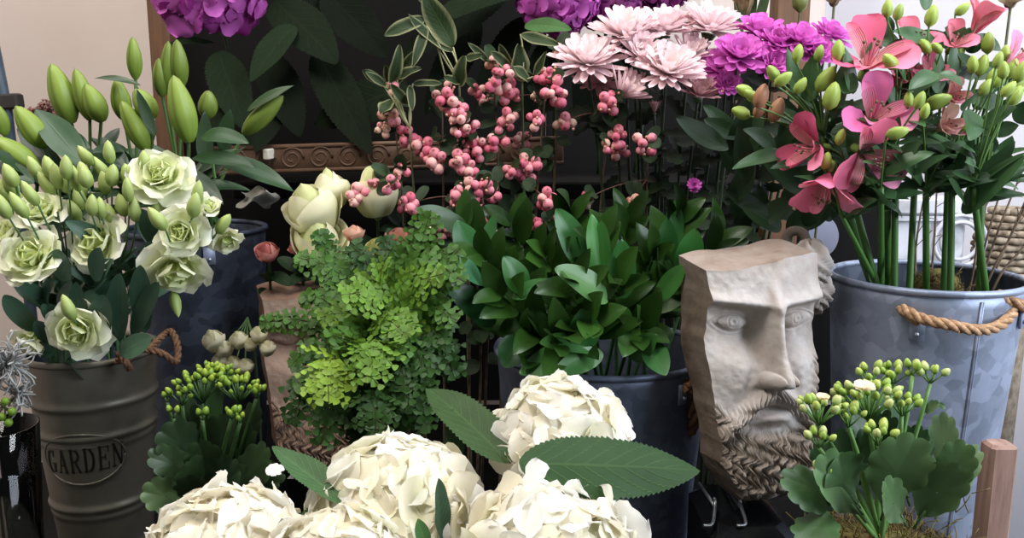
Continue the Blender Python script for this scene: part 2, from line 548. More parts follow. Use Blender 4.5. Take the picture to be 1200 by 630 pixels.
# ------------------------------------------------------------------ buckets
def pail(name, label, center, R, H, taper, mat, matin, ridges=(), seam=None, group=None, thick=0.0025, lip=0.0045, cat='bucket'):
    c = np.asarray(center, float)
    t = thing(name, label, cat, (c[0], c[1], c[2] - H), group)
    prof, inner = [], []
    zs = np.linspace(0, 1, 160 if ridges else 24)
    for z in zs:
        r = R * (taper + (1 - taper) * z)
        for rz, amp in ridges:
            r += amp * math.exp(-((z - rz) * H / 0.0045) ** 2)
        prof.append((r, z * H))
    prof = [(0.001, 0)] + prof
    inner = [(R * (taper + (1 - taper) * z) - thick, z * H) for z in zs[::-1]]
    inner[-1] = (inner[-1][0], 0.004)
    inner.append((0.001, 0.004))
    part('body', MB().loft(c - (0, 0, H), (0, 0, 1), prof + inner[:1], 72), mat, t)
    part('lining', MB().loft(c - (0, 0, H), (0, 0, 1), inner, 64), matin, t)
    th = np.linspace(0, 2 * PI, 73)
    ring = c + np.stack([np.cos(th) * R, np.sin(th) * R, 0 * th], -1)
    part('rim', MB().tube(ring, lip, 10), mat, t)
    if seam is not None:
        mb = MB()
        for da in (0, 0.02):
            a = seam + da
            d = np.array([math.cos(a), math.sin(a), 0])
            mb.tube(np.array([c - (0, 0, H * k) + d * (R * (1 - (1 - taper) * k) + 0.0005) for k in np.linspace(0.02, 0.99, 8)]), 0.0016, 5)
        part('seam', mb, mat, t)
    return t


def rope(path, r, mat, parent, name='rope_handle', label=None, turns=None):
    P = smooth_path(path, 14)
    n = len(P)
    L = np.sum(np.linalg.norm(np.diff(P, axis=0), axis=1))
    turns = turns or L / (r * 6.5)
    T = np.gradient(P, axis=0)
    mb = MB()
    ph = np.linspace(0, turns * 2 * PI, n * 4)
    k = np.linspace(0, n - 1, n * 4)
    Pi = np.stack([np.interp(k, range(n), P[:, i]) for i in range(3)], -1)
    Ti = np.stack([np.interp(k, range(n), T[:, i]) for i in range(3)], -1)
    s, _ = frame(Ti[0], (0.1, 0.2, 1))
    for strand in range(3):
        q = []
        ss = s.copy()
        for i in range(len(Pi)):
            t = nrm(Ti[i])
            ss = nrm(ss - t * np.dot(ss, t))
            b = np.cross(t, ss)
            a = ph[i] + strand * 2 * PI / 3
            q.append(Pi[i] + r * 0.52 * (math.cos(a) * ss + math.sin(a) * b))
        mb.tube(np.array(q), r * 0.58, 7)
    for _ in range(90):
        i = rnd.randrange(len(Pi))
        d = nrm(rv())
        mb.tube(bez(Pi[i] + d * r * 0.5, Pi[i] + d * r * 1.25 + rv(r * 0.5), rv(r * 0.4), 4), 0.0003, 3)
    return part(name, mb, mat, parent, label)


def lug(t, c, R, ang, taper, H, dz, w=0.018, h=0.028, mat=None):
    d = np.array([math.cos(ang), math.sin(ang), 0])
    s = np.array([-d[1], d[0], 0])
    p = c + d * (R * (1 - (1 - taper) * dz / H) + 0.0025) - (0, 0, dz)
    mb = MB()
    mb.obox(p - (0, 0, h / 2), p + (0, 0, h / 2), w, 0.003, d)
    o = part('handle_lug', mb, mat or M_ZINC, t)
    mb = MB().ball(p + d * 0.002 - (0, 0, h * 0.2), 0.0032)
    part('rivet', mb, M_RIVET, o)
    return p + d * 0.004


# tall galvanised bucket with the rope handle
BR = W(1084, 324, 1.15)
RR = 105 * S(1084, 324, 1.15)
bR = pail('zinc_bucket', 'tall bright galvanised bucket with a pale rope handle, holding the pink alstroemeria', BR, RR, BR[2] - BOARD, 0.74, M_ZINC, M_ZINCIN, seam=math.radians(-84), group='galvanised flower buckets')
a0, a1 = math.radians(-118), math.radians(-46)
q0 = lug(bR, BR, RR, a0, 0.74, BR[2] - BOARD, 0.048)
q1 = lug(bR, BR, RR, a1, 0.74, BR[2] - BOARD, 0.036)
pts = [q0 + (0, -0.004, 0.012)]
for px, py, dy in ((1057, 362, .012), (1080, 373, .022), (1110, 380, .026), (1140, 386, .024), (1165, 384, .016), (1184, 370, .004), (1187, 353, -.012), (1172, 346, -.006)):
    y = BR[1] - RR * .5
    for _ in range(8):
        a = (W(px, py, y)[0] - BR[0]) / (RR * .985)
        y = BR[1] - RR * .985 * math.sqrt(max(0.0, 1 - min(1, a * a))) - dy
    pts.append(W(px, py, y))
pts.append(q1 + (0.0, -0.006, 0.012))
rope(pts, 0.0068, M_ROPE, bR, label='pale twisted jute rope handle')

# wide bucket of ruscus
BM = W(706, 407, 1.19)
RM = 124 * S(706, 407, 1.19)
bM = pail('zinc_bucket', 'wide blue grey galvanised bucket full of glossy green ruscus', BM, RM, BM[2] - BOARD, 0.80, M_ZINC2, M_ZINCIN, group='galvanised flower buckets')
q = lug(bM, BM, RM, math.radians(-52), 0.80, BM[2] - BOARD, 0.03)
rope([q + (0.004, -0.003, 0.008), W(803, 447, 1.085), W(811, 464, 1.082), W(813, 488, 1.09), W(808, 507, 1.105)], 0.0085, M_ROPED, bM, label='brown rope handle')

# zinc bucket at the back with the lilies
BL = W(228, 268, 1.42)
RL = 80 * S(228, 268, 1.42)
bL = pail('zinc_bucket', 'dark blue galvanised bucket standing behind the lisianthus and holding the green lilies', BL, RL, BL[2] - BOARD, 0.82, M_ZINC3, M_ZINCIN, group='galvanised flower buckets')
lug(bL, BL, RL, math.radians(-60), 0.82, BL[2] - BOARD, 0.03)

# GARDEN tin
BG = W(107, 409, 1.10)
RG = 72 * S(107, 409, 1.10)
HG = BG[2] - BOARD
bG = pail('garden_tin', 'slim aged tin flower pot with GARDEN in an oval, holding the white lisianthus', BG, RG, HG, 0.60, M_TIN, M_ZINCIN, ridges=[(1 - .155, .003), (1 - .265, .003), (1 - .295, .0015), (1 - .53, .003), (1 - .56, .0015), (1 - .70, .002)])


def on_tin(ang, dz, off=0.0):
    r = RG * (1 - 0.40 * dz / HG) + off
    return BG + np.array([math.cos(ang) * r, math.sin(ang) * r, -dz])


mb = MB()
AC, ZC = math.radians(-82), HG * 0.335
aw, ah = 0.74, 0.0345
th = np.linspace(0, 2 * PI, 61)
mb.tube(np.array([on_tin(AC + aw * math.cos(a), ZC - ah * math.sin(a), 0.0008) for a in th]), 0.0016, 6)
pl = [[on_tin(AC + aw * k * math.cos(a), ZC - ah * k * math.sin(a), 0.0012) for a in th[:-1]] for k in np.linspace(0.02, 1, 8)]
mb.grid(np.array(pl), wrap=True)
oval = part('oval_plaque', mb, M_TIN, bG, 'raised oval plaque')
# condensed serif capitals, drawn as strokes in a unit box and wrapped on the tin
A_ = lambda cx, cy, rx, ry, a, b, n=12: [(cx + rx * math.cos(math.radians(a + (b - a) * i / n)), cy + ry * math.sin(math.radians(a + (b - a) * i / n))) for i in range(n + 1)]
TK, TN = 0.20, 0.075
GLY = {
    'G': [(TK, A_(.52, .5, .38, .46, 120, 240)), (TN, A_(.52, .5, .38, .46, 240, 300)), (TN, A_(.52, .5, .38, .46, 50, 120)), (TK, [(.82, .08), (.82, .42)]), (TN, [(.6, .43), (1.0, .43)]), (TN, [(.78, .72), (.82, .96)])],
    'A': [(TN, [(.16, .02), (.5, .98)]), (TK, [(.5, .98), (.82, .02)]), (TN, [(.27, .34), (.72, .34)]), (TN, [(.0, .03), (.32, .03)]), (TN, [(.62, .03), (1, .03)])],
    'R': [(TK, [(.2, .0), (.2, 1)]), (TN, [(.02, .97), (.55, .97)]), (TK * .9, A_(.5, .74, .3, .23, 70, -70)), (TN, [(.2, .5), (.55, .5)]), (TK * .9, [(.48, .5), (.86, .03)]), (TN, [(.02, .03), (.38, .03)]), (TN, [(.76, .03), (1.0, .03)])],
    'D': [(TK, [(.2, .0), (.2, 1)]), (TN, [(.02, .97), (.5, .97)]), (TK, A_(.46, .5, .4, .47, 75, -75)), (TN, [(.02, .03), (.5, .03)])],
    'E': [(TK, [(.22, .0), (.22, 1)]), (TN, [(.02, .97), (.9, .97)]), (TN, [(.9, .97), (.9, .74)]), (TN, [(.22, .52), (.66, .52)]), (TN, [(.66, .42), (.66, .62)]), (TN, [(.02, .03), (.92, .03)]), (TN, [(.92, .03), (.92, .28)])],
    'N': [(TN, [(.16, .0), (.16, .97)]), (TK, [(.14, .97), (.84, .03)]), (TN, [(.84, .0), (.84, .97)]), (TN, [(.0, .03), (.34, .03)]), (TN, [(.0, .97), (.26, .97)]), (TN, [(.66, .97), (1, .97)])],
}
LH, LW, LG = 0.0325, 0.195, 0.235
for i, ch in enumerate('GARDEN'):
    mb = MB()
    for tk, pts in GLY[ch]:
        for (x0_, y0_), (x1_, y1_) in zip(pts[:-1], pts[1:]):
            asp = (LW * RG * .85) / LH
            d = nrm((x1_ - x0_, (y1_ - y0_) / asp))
            nx, ny = -d[1], d[0] * asp
            e = 0.02
            q_ = []
            for off in (0.0014, 0.0020):
                row = []
                for fx, fy, sgn in ((x0_ - d[0] * e, y0_ - d[1] * e, 1), (x1_ + d[0] * e, y1_ + d[1] * e, 1), (x1_ + d[0] * e, y1_ + d[1] * e, -1), (x0_ - d[0] * e, y0_ - d[1] * e, -1)):
                    gx, gy = fx + nx * tk / 2 * sgn, fy + ny * tk / 2 * sgn
                    row.append(on_tin(AC - 0.66 + i * LG + gx * LW, ZC + LH / 2 - gy * LH + 0.0035 - 0.001 * i, off))
                q_.append(row)
            q_.append([np.mean(q_[1], axis=0) + (np.array(r_) - np.mean(q_[1], axis=0)) * 0.01 for r_ in q_[1]])
            mb.grid(np.array(q_), wrap=True)
    part('letter', mb, M_INK, oval, 'letter %s of GARDEN' % ch, flat=True)
# twine knotted at the tin's handle
qa = on_tin(math.radians(-38), 0.012, 0.004)
rope([W(137, 424, 1.035), W(150, 414, 1.028), W(168, 409, 1.025), W(190, 414, 1.03), W(206, 424, 1.05), W(208, 404, 1.07), W(200, 388, 1.09), W(188, 396, 1.08), W(176, 408, 1.04)], 0.0042, M_ROPED, bG, 'twine_handle', 'brown twine handle')
rope([W(139, 413, 1.026), W(147, 424, 1.02), W(152, 432, 1.03)], 0.0042, M_ROPED, bG, 'twine_knot')

# white hydrangea bucket (its rim is just under the picture's lower edge)
BH = np.array([-0.075, 0.66, 0.835])
bH = pail('zinc_bucket', 'galvanised bucket under the white hydrangeas at the front', BH, 0.125, BH[2] - BOARD, 0.8, M_ZINC2, M_ZINCIN, group='galvanised flower buckets')

# ------------------------------------------------------------------ plinth and wire stand
PT = W(850, 611, 0.97)[2]
xl, xr = W(829, 600, 0.97)[0], W(930, 600, 0.97)[0]
solid('black_plinth', MB().box((xl, 0.945, BOARD), (xr, 1.09, PT)), M_BLACK, 'glossy black plinth under the large bearded stone face', 'plinth', flat=True)
easel = thing('wire_easel', 'small bright wire stand propping up the large bearded stone face', 'display easel', (W(850, 600, 0.99)[0], 0.99, PT))
for px in (838, 868):
    a = W(px, 588, 0.985)
    f = W(px + (-3 if px < 850 else 6), 610, 0.96)
    f[2] = PT + 0.0028
    b = np.array([a[0], 1.075, PT + 0.003])
    part('prong', MB().tube(smooth_path([a + (0, .004, 0.004), a - (0, 0, .004), f, f + (-0.012, -0.006, 0.0), ], 6), 0.0022, 6), M_WIRE, easel)
    part('stay', MB().tube(np.array([a - (0, 0, .006), b]), 0.0022, 6), M_WIRE, easel)

# ------------------------------------------------------------------ ornaments behind the tall bucket
Y = 1.50
o = thing('whitewashed_ornament', 'weathered whitewashed ornament with a round ring, behind the alstroemeria stems', 'ornament', (*W(1095, 300, Y)[:2], BOARD))
xl, xr = W(1046, 300, Y)[0], W(1130, 300, Y)[0]
z0, z1 = BOARD, W(1090, 236, Y)[2]
part('panel', MB().box((xl, Y, z0), (xr, Y + 0.05, z1)), M_WHITEWASH, o, flat=True)
part('cornice', MB().box((xl - .004, Y - 0.012, z1 - 0.022), (xr + .004, Y + 0.055, z1 + 0.006)), M_WHITEWASH, o, flat=True)
part('moulding', MB().box((xl, Y - 0.008, z1 - 0.034), (xr, Y - 0.0005, z1 - 0.025)), M_WHITEWASH, o, flat=True)
c = W(1125, 282, Y - 0.012)
th = np.linspace(0, 2 * PI, 41)
for r in (30, 22):
    r *= S(1125, 282, Y)
    part('ring', MB().tube(c + np.stack([r * np.cos(th), 0 * th, r * np.sin(th)], -1), 0.0035, 8), M_WHITEWASH, o)
Y = 1.50
o = thing('wicker_basket', 'brown wicker basket behind the dried stems', 'basket', (*W(1160, 300, Y)[:2], BOARD))
c = W(1180, 290, Y + 0.03)
mb, mb2 = MB(), MB()
Rb = 34 * S(1160, 290, Y)
for i in range(16):
    zz = c[2] - 0.12 + i * 0.0125
    r = Rb * (0.9 + 0.1 * math.sin(PI * i / 15)) * (1 if i < 12 else 1 - 0.09 * (i - 11))
    mb.tube(np.array([(c[0] + math.cos(a) * (r + 0.003 * math.cos(12 * a + PI * (i % 2))), c[1] + math.sin(a) * (r + 0.003 * math.cos(12 * a + PI * (i % 2))), zz) for a in np.linspace(0, 2 * PI, 73)]), 0.0062, 6)
part('weave', mb, M_WICKER, o)
mb2.loft((c[0], c[1], BOARD), (0, 0, 1), [(0.001, 0), (Rb * .8, 0), (Rb * .86, c[2] - .12 - BOARD), (Rb * .86, c[2] - BOARD), (0.001, c[2] - .01 - BOARD)], 32)
part('basket_core', mb2, M_WICKER, o)
# scalloped lilac bracket
Y = 1.72
pts = [(950, 236), (966, 240), (970, 252), (979, 262), (983, 275), (980, 288), (971, 298), (950, 303)]
V = smooth_path([W(a, b, Y) for a, b in pts], 5)
mb = MB()
lft = np.stack([np.full(len(V), V[0][0]), V[:, 1], V[:, 2]], -1)
dy = np.array([0, 0.02, 0])
mb.grid(np.array([lft + dy * .5, lft, V, V + dy, lft + dy, lft + dy * .5]))
solid('scalloped_bracket', mb, M_LILAC, 'pale lilac scalloped wooden bracket above the stone face, beside the brown upright', 'bracket', flat=True)
# shell hook on the white wall
c = W(1178, 430, 1.34)
mb = MB()
for i in range(7):
    r = 0.030 - 0.0028 * i
    mb.loft(c + (-0.012, 0.004 * i, 0), (0.55, -1, 0), [(0.001, -.004), (r, -.003), (r * .97, .003), (r * .7, .006), (0.001, .007)], 22, 9, 0.03)
solid('grey_shell', mb, M_SHELL, 'round grey and cream shell poking out beside the tall rope handled bucket', 'shell', org=None)

# small pale pieces in the shadow by the carved rail
mb = MB()
p0 = W(313, 178, 1.53)
mb.obox(W(311, 181, 1.49), W(327, 178, 1.53), 0.012, 0.018)
solid('cream_wood_block', mb, M_PAPER, 'little cream wooden block lying on the carved rail', 'block', flat=True)
P = np.array([[W(282 + 40 * u + 6 * math.sin(5 * v), 220 + 18 * v + 9 * abs(u - .5) + 3 * math.sin(9 * u), 1.50 + 0.02 * math.sin(7 * u + 2 * v)) for v in np.linspace(0, 1, 7)] for u in np.linspace(0, 1, 14)])
mb = MB().grid(P).grid(P + (0, 0.003, 0))
solid('crumpled_paper', mb, M_PAPERG, 'crumpled grey white wrapping paper under the carved rail', 'paper')

# blue pole and box at the far edge
o = thing('metal_easel', 'dark blue metal pole with a small dark box, against the pale wall', 'stand', (*W(4, 120, 1.75)[:2], 0.0))
part('pole', MB().tube(np.array([W(-14, 20, 1.75), W(8, 130, 1.75), W(40, 300, 1.75) * (1, 1, 0)]), 0.011, 8), M_BLUEPOLE, o)
part('box', MB().obox(W(10, 110, 1.75), W(13, 128, 1.75), 0.045, 0.03, (0, 1, 0)), M_TERRA, o, flat=True)

# ================================================================== bearded stone faces
def vn(x, z, sc, seed):
    """smooth value noise in -1..1"""
    rg = np.random.default_rng(seed).uniform(-1, 1, (64, 64))
    a, b = (x + 0 * z) / sc + 20, (z + 0 * x) / sc + 20
    i, j = np.floor(a).astype(int), np.floor(b).astype(int)
    f, h = a - i, b - j
    f, h = f * f * (3 - 2 * f), h * h * (3 - 2 * h)
    q = lambda p, r: rg[p % 64, r % 64]
    return (q(i, j) * (1 - f) + q(i + 1, j) * f) * (1 - h) + (q(i, j + 1) * (1 - f) + q(i + 1, j + 1) * f) * h


def sculpt():
    ns, nz = 230, 400
    s = np.linspace(0, 1, ns)[None, :]
    z = np.linspace(0, 0.284, nz)[:, None]
    g = lambda q, w: np.exp(-(q / w) ** 2)
    st = lambda q, w: 1 / (1 + np.exp(-np.clip(q / w, -40, 40)))
    bot = np.clip(z / 0.055, 0, 1) ** 0.5
    xl = -0.022 - 0.044 * bot - 0.012 * st(z - 0.13, 0.03) + 0.0015 * np.sin(z * 60) * st(z - .12, .02)
    xr = 0.030 + 0.036 * bot + 0.006 * st(z - 0.12, 0.03)
    x = xl + (xr - xl) * s + 0 * z
    ax = np.sqrt(x ** 2 + 1e-6)
    d = 0.046 * (1 - (np.abs(x - 0.004) / 0.118) ** 2.4) + 0 * z
    d = d + 0.006 * g(z - 0.245, 0.03) - 0.006 * st(z - 0.262, 0.008) * 0
    zr = z
    z = z - 0.017 * np.clip((z - 0.085) / 0.12, 0, 1)
    zr0 = zr
    zb = 0.2195 + 0.13 * ax                                    # brow line
    d += 0.0062 * g(z - zb - 0.004, 0.0075) * (1 - 0.35 * g(x, 0.008))
    under = st(zb - z, 0.0015) * st(z - 0.178 + 0.1 * ax, 0.007)
    d -= 0.0215 * under * g(ax - 0.044, 0.034) * (1 - g(x, 0.0105))
    d -= 0.0150 * g(ax - 0.0205, 0.012) * g(z - 0.192, 0.028)  # inner corners
    ez, ex = 0.2050, 0.0440
    er = np.sqrt(((ax - ex) / 0.0200) ** 2 + ((z - ez - 0.10 * (ax - ex)) / (0.0088 - 4.0 * (ax - ex) ** 2)) ** 2)
    d += 0.0095 * np.sqrt(np.clip(1 - er ** 2, 0, 1)) ** 0.9
    d += 0.0024 * g(er - 1.04, 0.15)                           # lids
    d += 0.0012 * g(er - 1.45, 0.15) * st(z - ez, .003)        # upper fold
    d += 0.0011 * g(er - 1.55, 0.2) * st(ez - z, .003)        # bag under the eye
    ir = np.sqrt((ax - ex - 0.001) ** 2 + (z - ez - 0.0012) ** 2)
    d -= 0.0008 * g(ir - 0.0062, 0.0012) * (er < 1) + 0.0022 * g(ir, 0.0026)
    k = np.clip((0.224 - z) / 0.088, 0, 1)                     # nose
    nh = (0.014 + 0.022 * k ** 1.1) * st(z - 0.1365, 0.0012) * st(0.236 - z, 0.006)
    nw = 0.0082 + 0.0042 * k ** 1.6
    d += nh * np.exp(-(ax / nw) ** 3.4) * 0.74 + nh * np.exp(-(ax / (nw * 1.75)) ** 2) * 0.26
    d += 0.007 * g(x, 0.013) * g(z - 0.146, 0.011)
    d += 0.0160 * np.sqrt(np.clip(1 - ((ax - 0.0135) / 0.0072) ** 2 - ((z - 0.1450) / 0.0085) ** 2, 0, 1))
    d -= 0.006 * g(ax - 0.010, 0.004) * g(z - 0.1335, 0.003)
    d += 0.0050 * g(ax - 0.047, 0.020) * g(z - 0.160, 0.026)   # cheeks
    d -= 0.0045 * g(ax - 0.031 - 0.25 * (0.145 - z), 0.006) * g(z - 0.138, 0.016)
    # moustache
    zc = 0.1285 - 0.62 * np.clip(ax - 0.006, 0, 1) - 3.0 * np.clip(ax - 0.03, 0, 1) ** 2
    mk = np.exp(-np.abs((z - zc) / 0.0092) ** 3) * st(0.066 - ax, 0.004)
    strand = np.sin(2 * PI * (ax * 175 + (z - zc) * 55 * np.sign(x) * np.sign(x) + 0.4 * np.sin(z * 300)))
    d += mk * (0.0115 + 0.0026 * strand) * (1 - 0.35 * g(x, 0.0022))
    # mouth
    zm = 0.1125 - 0.05 * ax
    d -= 0.0115 * g(z - zm, 0.0032) * g(x, 0.030)
    d += 0.0100 * np.exp(-np.abs((z - zm + 0.0085) / 0.0062) ** 2.4) * np.exp(-np.abs(x / 0.024) ** 3)
    d -= 0.0050 * g(z - 0.0900, 0.0050) * g(x, 0.026)
    # beard
    zt = 0.086 + 0.45 * np.clip(ax - 0.018, 0, 0.06) + 6.0 * np.clip(ax - 0.030, 0, 1) ** 2
    bk = st(zt - z, 0.0025)
    d += bk * 0.012 * g(z - 0.045, 0.05)
    wx = x + 0.0050 * np.sin(z * 2 * PI / 0.036 + x * 45 + 1.0) + 0.0025 * np.sin(z * 2 * PI / 0.017 + x * 150)
    wx = wx * (1 + 1.6 * np.clip(z - 0.02, 0, 1))
    c1 = np.abs(np.cos(PI * (wx / 0.0165 + 0.9 * vn(x, z, 0.022, 3))))
    row = z / 0.021 + 0.9 * vn(x, z, 0.03, 5) + 0.35 * np.sin(wx * 2 * PI / 0.0165)
    c2 = np.abs(np.sin(PI * row))
    fine = np.sin(2 * PI * (wx * 260 + 1.1 * vn(x, z, 0.02, 8)))
    low = st(0.060 - z, 0.010)
    rel = 0.0068 * (c1 - 0.6) * (0.75 + 0.5 * low) + 0.0075 * (c2 - 0.6) * low + 0.0011 * fine
    d += bk * rel
    d -= 0.030 * np.clip(1 - z / 0.024, 0, 1) ** 2
    # whiskers down the cheek on the viewer's right
    sb = st(x - 0.064 - 0.10 * np.clip(z - 0.14, 0, 1), 0.003) * st(0.165 - z, 0.008)
    d += sb * (0.006 + 0.006 * (c1 - 0.5))
    # chipped, uneven surface
    z = zr0
    d += 0.0008 * vn(x, z, 0.016, 1) + 0.0006 * vn(x, z, 0.006, 2)
    zz = z + 0 * x + np.clip((z - 0.25) / 0.034, 0, 1) * (0.003 * vn(x, z, 0.02, 4) + 0.010 + 0.14 * x)
    bkm = bk + 0 * x
    return x + 0.0010 * vn(x * 0, zr0, 0.012, 9) * (1 - s * 2), zz, d, np.clip(bkm * (1 - .75 * mk) + mk * 0.15 + sb * .8, 0, 1)


FX, FZ, FD, FB = sculpt()


def stone_face(name, label, base, yaw, lean, roll, scale, mats, curls=True):
    """local axes: x to the viewer's right, y out of the face, z up"""
    cy, sy = math.cos(yaw), math.sin(yaw)
    cl, sl = math.cos(lean), math.sin(lean)
    cr, sr = math.cos(roll), math.sin(roll)

    def T(P):
        P = np.asarray(P, float) * scale
        x, y, z = P[..., 0], P[..., 1], P[..., 2]
        x, z = x * cr - z * sr, x * sr + z * cr
        y, z = y * cl + z * sl, z * cl - y * sl
        X, Yv = x * cy + y * sy, -(y * cy - x * sy)
        return np.stack([X, Yv, z], -1) + base
    t = thing(name, label, 'stone face', base)
    F = np.stack([FX, FD, FZ], -1)
    mb = MB()
    tint = np.stack([FB] * 3, -1)
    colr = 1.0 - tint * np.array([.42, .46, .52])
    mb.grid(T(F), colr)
    D = 0.085

    def wall(E, back):
        n = 9
        u = np.linspace(0, 1, n)[:, None, None]
        return E[None] * (1 - u) + back[None] * u
    rough = lambda E, k: E + np.stack([0.0012 * vn(E[:, 2], E[:, 2] * 0, 0.02, 11), 0 * E[:, 0], 0 * E[:, 0]], -1)
    L = F[:, 0]
    Lb = rough(np.stack([L[:, 0] + 0.004 - 0.016 * np.clip(1 - L[:, 2] / .05, 0, 1) * 0, -0.045 + 0.030 * np.clip((0.19 - L[:, 2]) / 0.10, 0, 1), L[:, 2]], -1), 1)
    Rt = F[:, -1]
    Rb = np.stack([Rt[:, 0] + 0.004, Rt[:, 1] * 0 - 0.042, Rt[:, 2]], -1)
    for E in (Lb, Rb):
        E[:, 2] += 0.016 * np.clip((E[:, 2] - .2) / (E[-1, 2] - .2), 0, 1)
    n = FX.shape[1]
    Tp = F[-1]
    Tb = np.stack([np.linspace(Lb[-1, 0], Rb[-1, 0], n), np.linspace(Lb[-1, 1], Rb[-1, 1], n), np.linspace(Lb[-1, 2], Rb[-1, 2], n) + 0.003 * np.sin(np.linspace(0, 9.4248, n))], -1)
    Bt = F[0]
    Bb = np.stack([np.linspace(Lb[0, 0], Rb[0, 0], n), np.linspace(Lb[0, 1], Rb[0, 1], n), 0 * Bt[:, 2] + 0.012], -1)
    top = wall(Tp, Tb)
    for i in range(1, 8):
        top[i, :, 2] += 0.003 * vn(Tp[:, 0], Tp[:, 0] * 0 + i * 0.01, 0.022, 7) * math.sin(PI * i / 8)
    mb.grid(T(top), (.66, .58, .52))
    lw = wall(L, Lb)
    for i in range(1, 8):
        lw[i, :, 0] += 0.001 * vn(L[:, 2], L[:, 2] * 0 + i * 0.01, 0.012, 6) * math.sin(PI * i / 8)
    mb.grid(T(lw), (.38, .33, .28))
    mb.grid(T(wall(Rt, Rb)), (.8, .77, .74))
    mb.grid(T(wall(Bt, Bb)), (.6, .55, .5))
    # back closes on the four back edges
    bk = np.stack([np.linspace(Lb[i], Rb[i], 24) for i in range(len(Lb))])
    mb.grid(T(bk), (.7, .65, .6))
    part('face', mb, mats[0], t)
    if curls:
        for (cx, cy_, cz, r, hgt) in ((.100, -.014, .285, .025, .030), (.107, -.018, .252, .023, .027), (.092, -.010, .262, .018, .030), (.083, -.024, .190, .012, .022), (.086, -.026, .166, .014, .020), (.086, -.022, .142, .017, .024), (.092, -.024, .120, .018, .022), (.090, -.012, .100, .015, .02), (.085, -.006, .075, .015, .02), (.078, .000, .050, .015, .02), (.062, .004, .030, .014, .016)):
            mb = MB()
            th = np.linspace(0, PI, 26)[:, None]
            ph = np.linspace(0, 2 * PI, 44, endpoint=False)[None, :]
            ridge = 1 + 0.19 * np.sin(2.6 * ph * 2 / 2 * 2 + 9 * th + 3 * np.sin(3 * th + cz * 200)) + 0.04 * np.sin(7 * ph + 14 * th)
            th2 = np.clip(th, 0.02, PI - .02)
            P = np.stack([np.sin(th2) * np.cos(ph) * ridge * r, np.sin(th2) * np.sin(ph) * ridge * r * .9, np.cos(th2) * hgt * ridge], -1) + (cx, cy_, cz)
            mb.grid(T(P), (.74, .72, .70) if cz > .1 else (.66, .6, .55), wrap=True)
            part('hair_curl', mb, mats[0], t)
    return t, T


def mat_stone(name, stops, wash):
    m = mat_noise(name, stops, 22, 0.85, bstr=0.45, bscale=140, detail=8)
    nt = m.node_tree
    p = next(n for n in nt.nodes if n.type == 'BSDF_PRINCIPLED')
    src = p.inputs['Base Color'].links[0].from_socket
    at = nd(nt, 'ShaderNodeAttribute', attribute_name='Col').outputs['Color']
    nt.links.new(mixc(nt, 1.0, src, at, 'MULTIPLY'), p.inputs['Base Color'])
    return m


MS1 = mat_stone('cast_stone_tinted', [(0.2, lin(122, 105, 92)), (0.42, lin(163, 152, 144)), (0.7, lin(184, 178, 174))], 0)
MS2 = mat_stone('pinkish_stone_tinted', [(0.2, lin(130, 104, 90)), (0.5, lin(184, 156, 140)), (0.8, lin(200, 176, 160))], 0)

YF = 1.015
fb = W(879, 589, YF)
fb[2] = W(870, 590, YF - .03)[2]
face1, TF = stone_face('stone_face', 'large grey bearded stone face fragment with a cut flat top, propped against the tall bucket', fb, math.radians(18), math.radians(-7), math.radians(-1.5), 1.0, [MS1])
# stone eye ring on top
c = TF(np.array([.104, -.052, .318]))
th = np.linspace(0, 2 * PI, 41)
e1, e2 = nrm((0.85, -0.5, 0.0)), np.array([0, 0, 1.0])
mb = MB()
mb.tube(np.array([c + 0.0125 * (math.cos(a) * e1 + math.sin(a) * e2) for a in th]), 0.0068, 12, (.36, .33, .29))
part('eye_ring', mb, MS1, face1, 'stone ring on the cut top')

f2b = W(367, 546, 1.30)
face2, _ = stone_face('stone_face', 'smaller looking pinkish stone face half hidden behind the bright green fern', f2b, math.radians(26), math.radians(-4), math.radians(-2), 0.97, [MS2], curls=False)
solid('dark_pedestal', MB().box((f2b[0] - .05, f2b[1] - .02, BOARD), (f2b[0] + .06, f2b[1] + .08, f2b[2] - .001)), M_BLACK, 'black block under the pinkish stone face behind the fern', 'plinth', flat=True)

# ================================================================== plant materials
M_LEAFD = mat_plant('leaf_dark', 0.7, 0.05, 0.06, 0.2, 50, veins=0.4, vein_n=9)
M_LEAF = mat_plant('leaf_matte', 0.55, 0.15, 0.22, 0.2, 50, veins=0.55, vein_n=9)
M_LEAFG = mat_plant('leaf_glossy', 0.33, 0.12, 0.36, 0.15, 40, veins=0.12, vein_n=1)
M_LEAFL = mat_plant('leaf_long', 0.4, 0.18, 0.4, 0.2, 40, veins=0.25, vein_n=1)
M_SUCC = mat_plant('leaf_fleshy', 0.42, 0.08, 0.45, 0.22, 45, veins=0.05, vein_n=1)
M_PETAL = mat_plant('petal_soft', 0.6, 0.30, 0.25, 0.06, 40)
M_WHITE = mat_plant('petal_white', 0.65, 0.38, 0.15, 0.04, 40)
M_STRIPE = mat_plant('petal_striped', 0.5, 0.28, 0.3, 0.1, 60, stripes=True, vcol=lin(110, 30, 50))
M_STEM = mat_plant('stem_green', 0.45, 0.0, 0.4, 0.2, 60)
M_BUD = mat_plant('bud_waxy', 0.42, 0.15, 0.4, 0.12, 50)
M_BERRY = mat_plant('berry_skin', 0.42, 0.05, 0.25, 0.08, 120)
M_FERN = mat_plant('fern_leaf', 0.5, 0.3, 0.3, 0.25, 30)
M_TWIG = mat_noise('dry_twig', [(0.3, lin(70, 56, 44)), (0.7, lin(128, 108, 88))], 60, 0.9)

# ================================================================== white hydrangeas
WHITE = [lin(252, 250, 243), lin(249, 244, 230), lin(251, 250, 248), lin(244, 237, 218)]


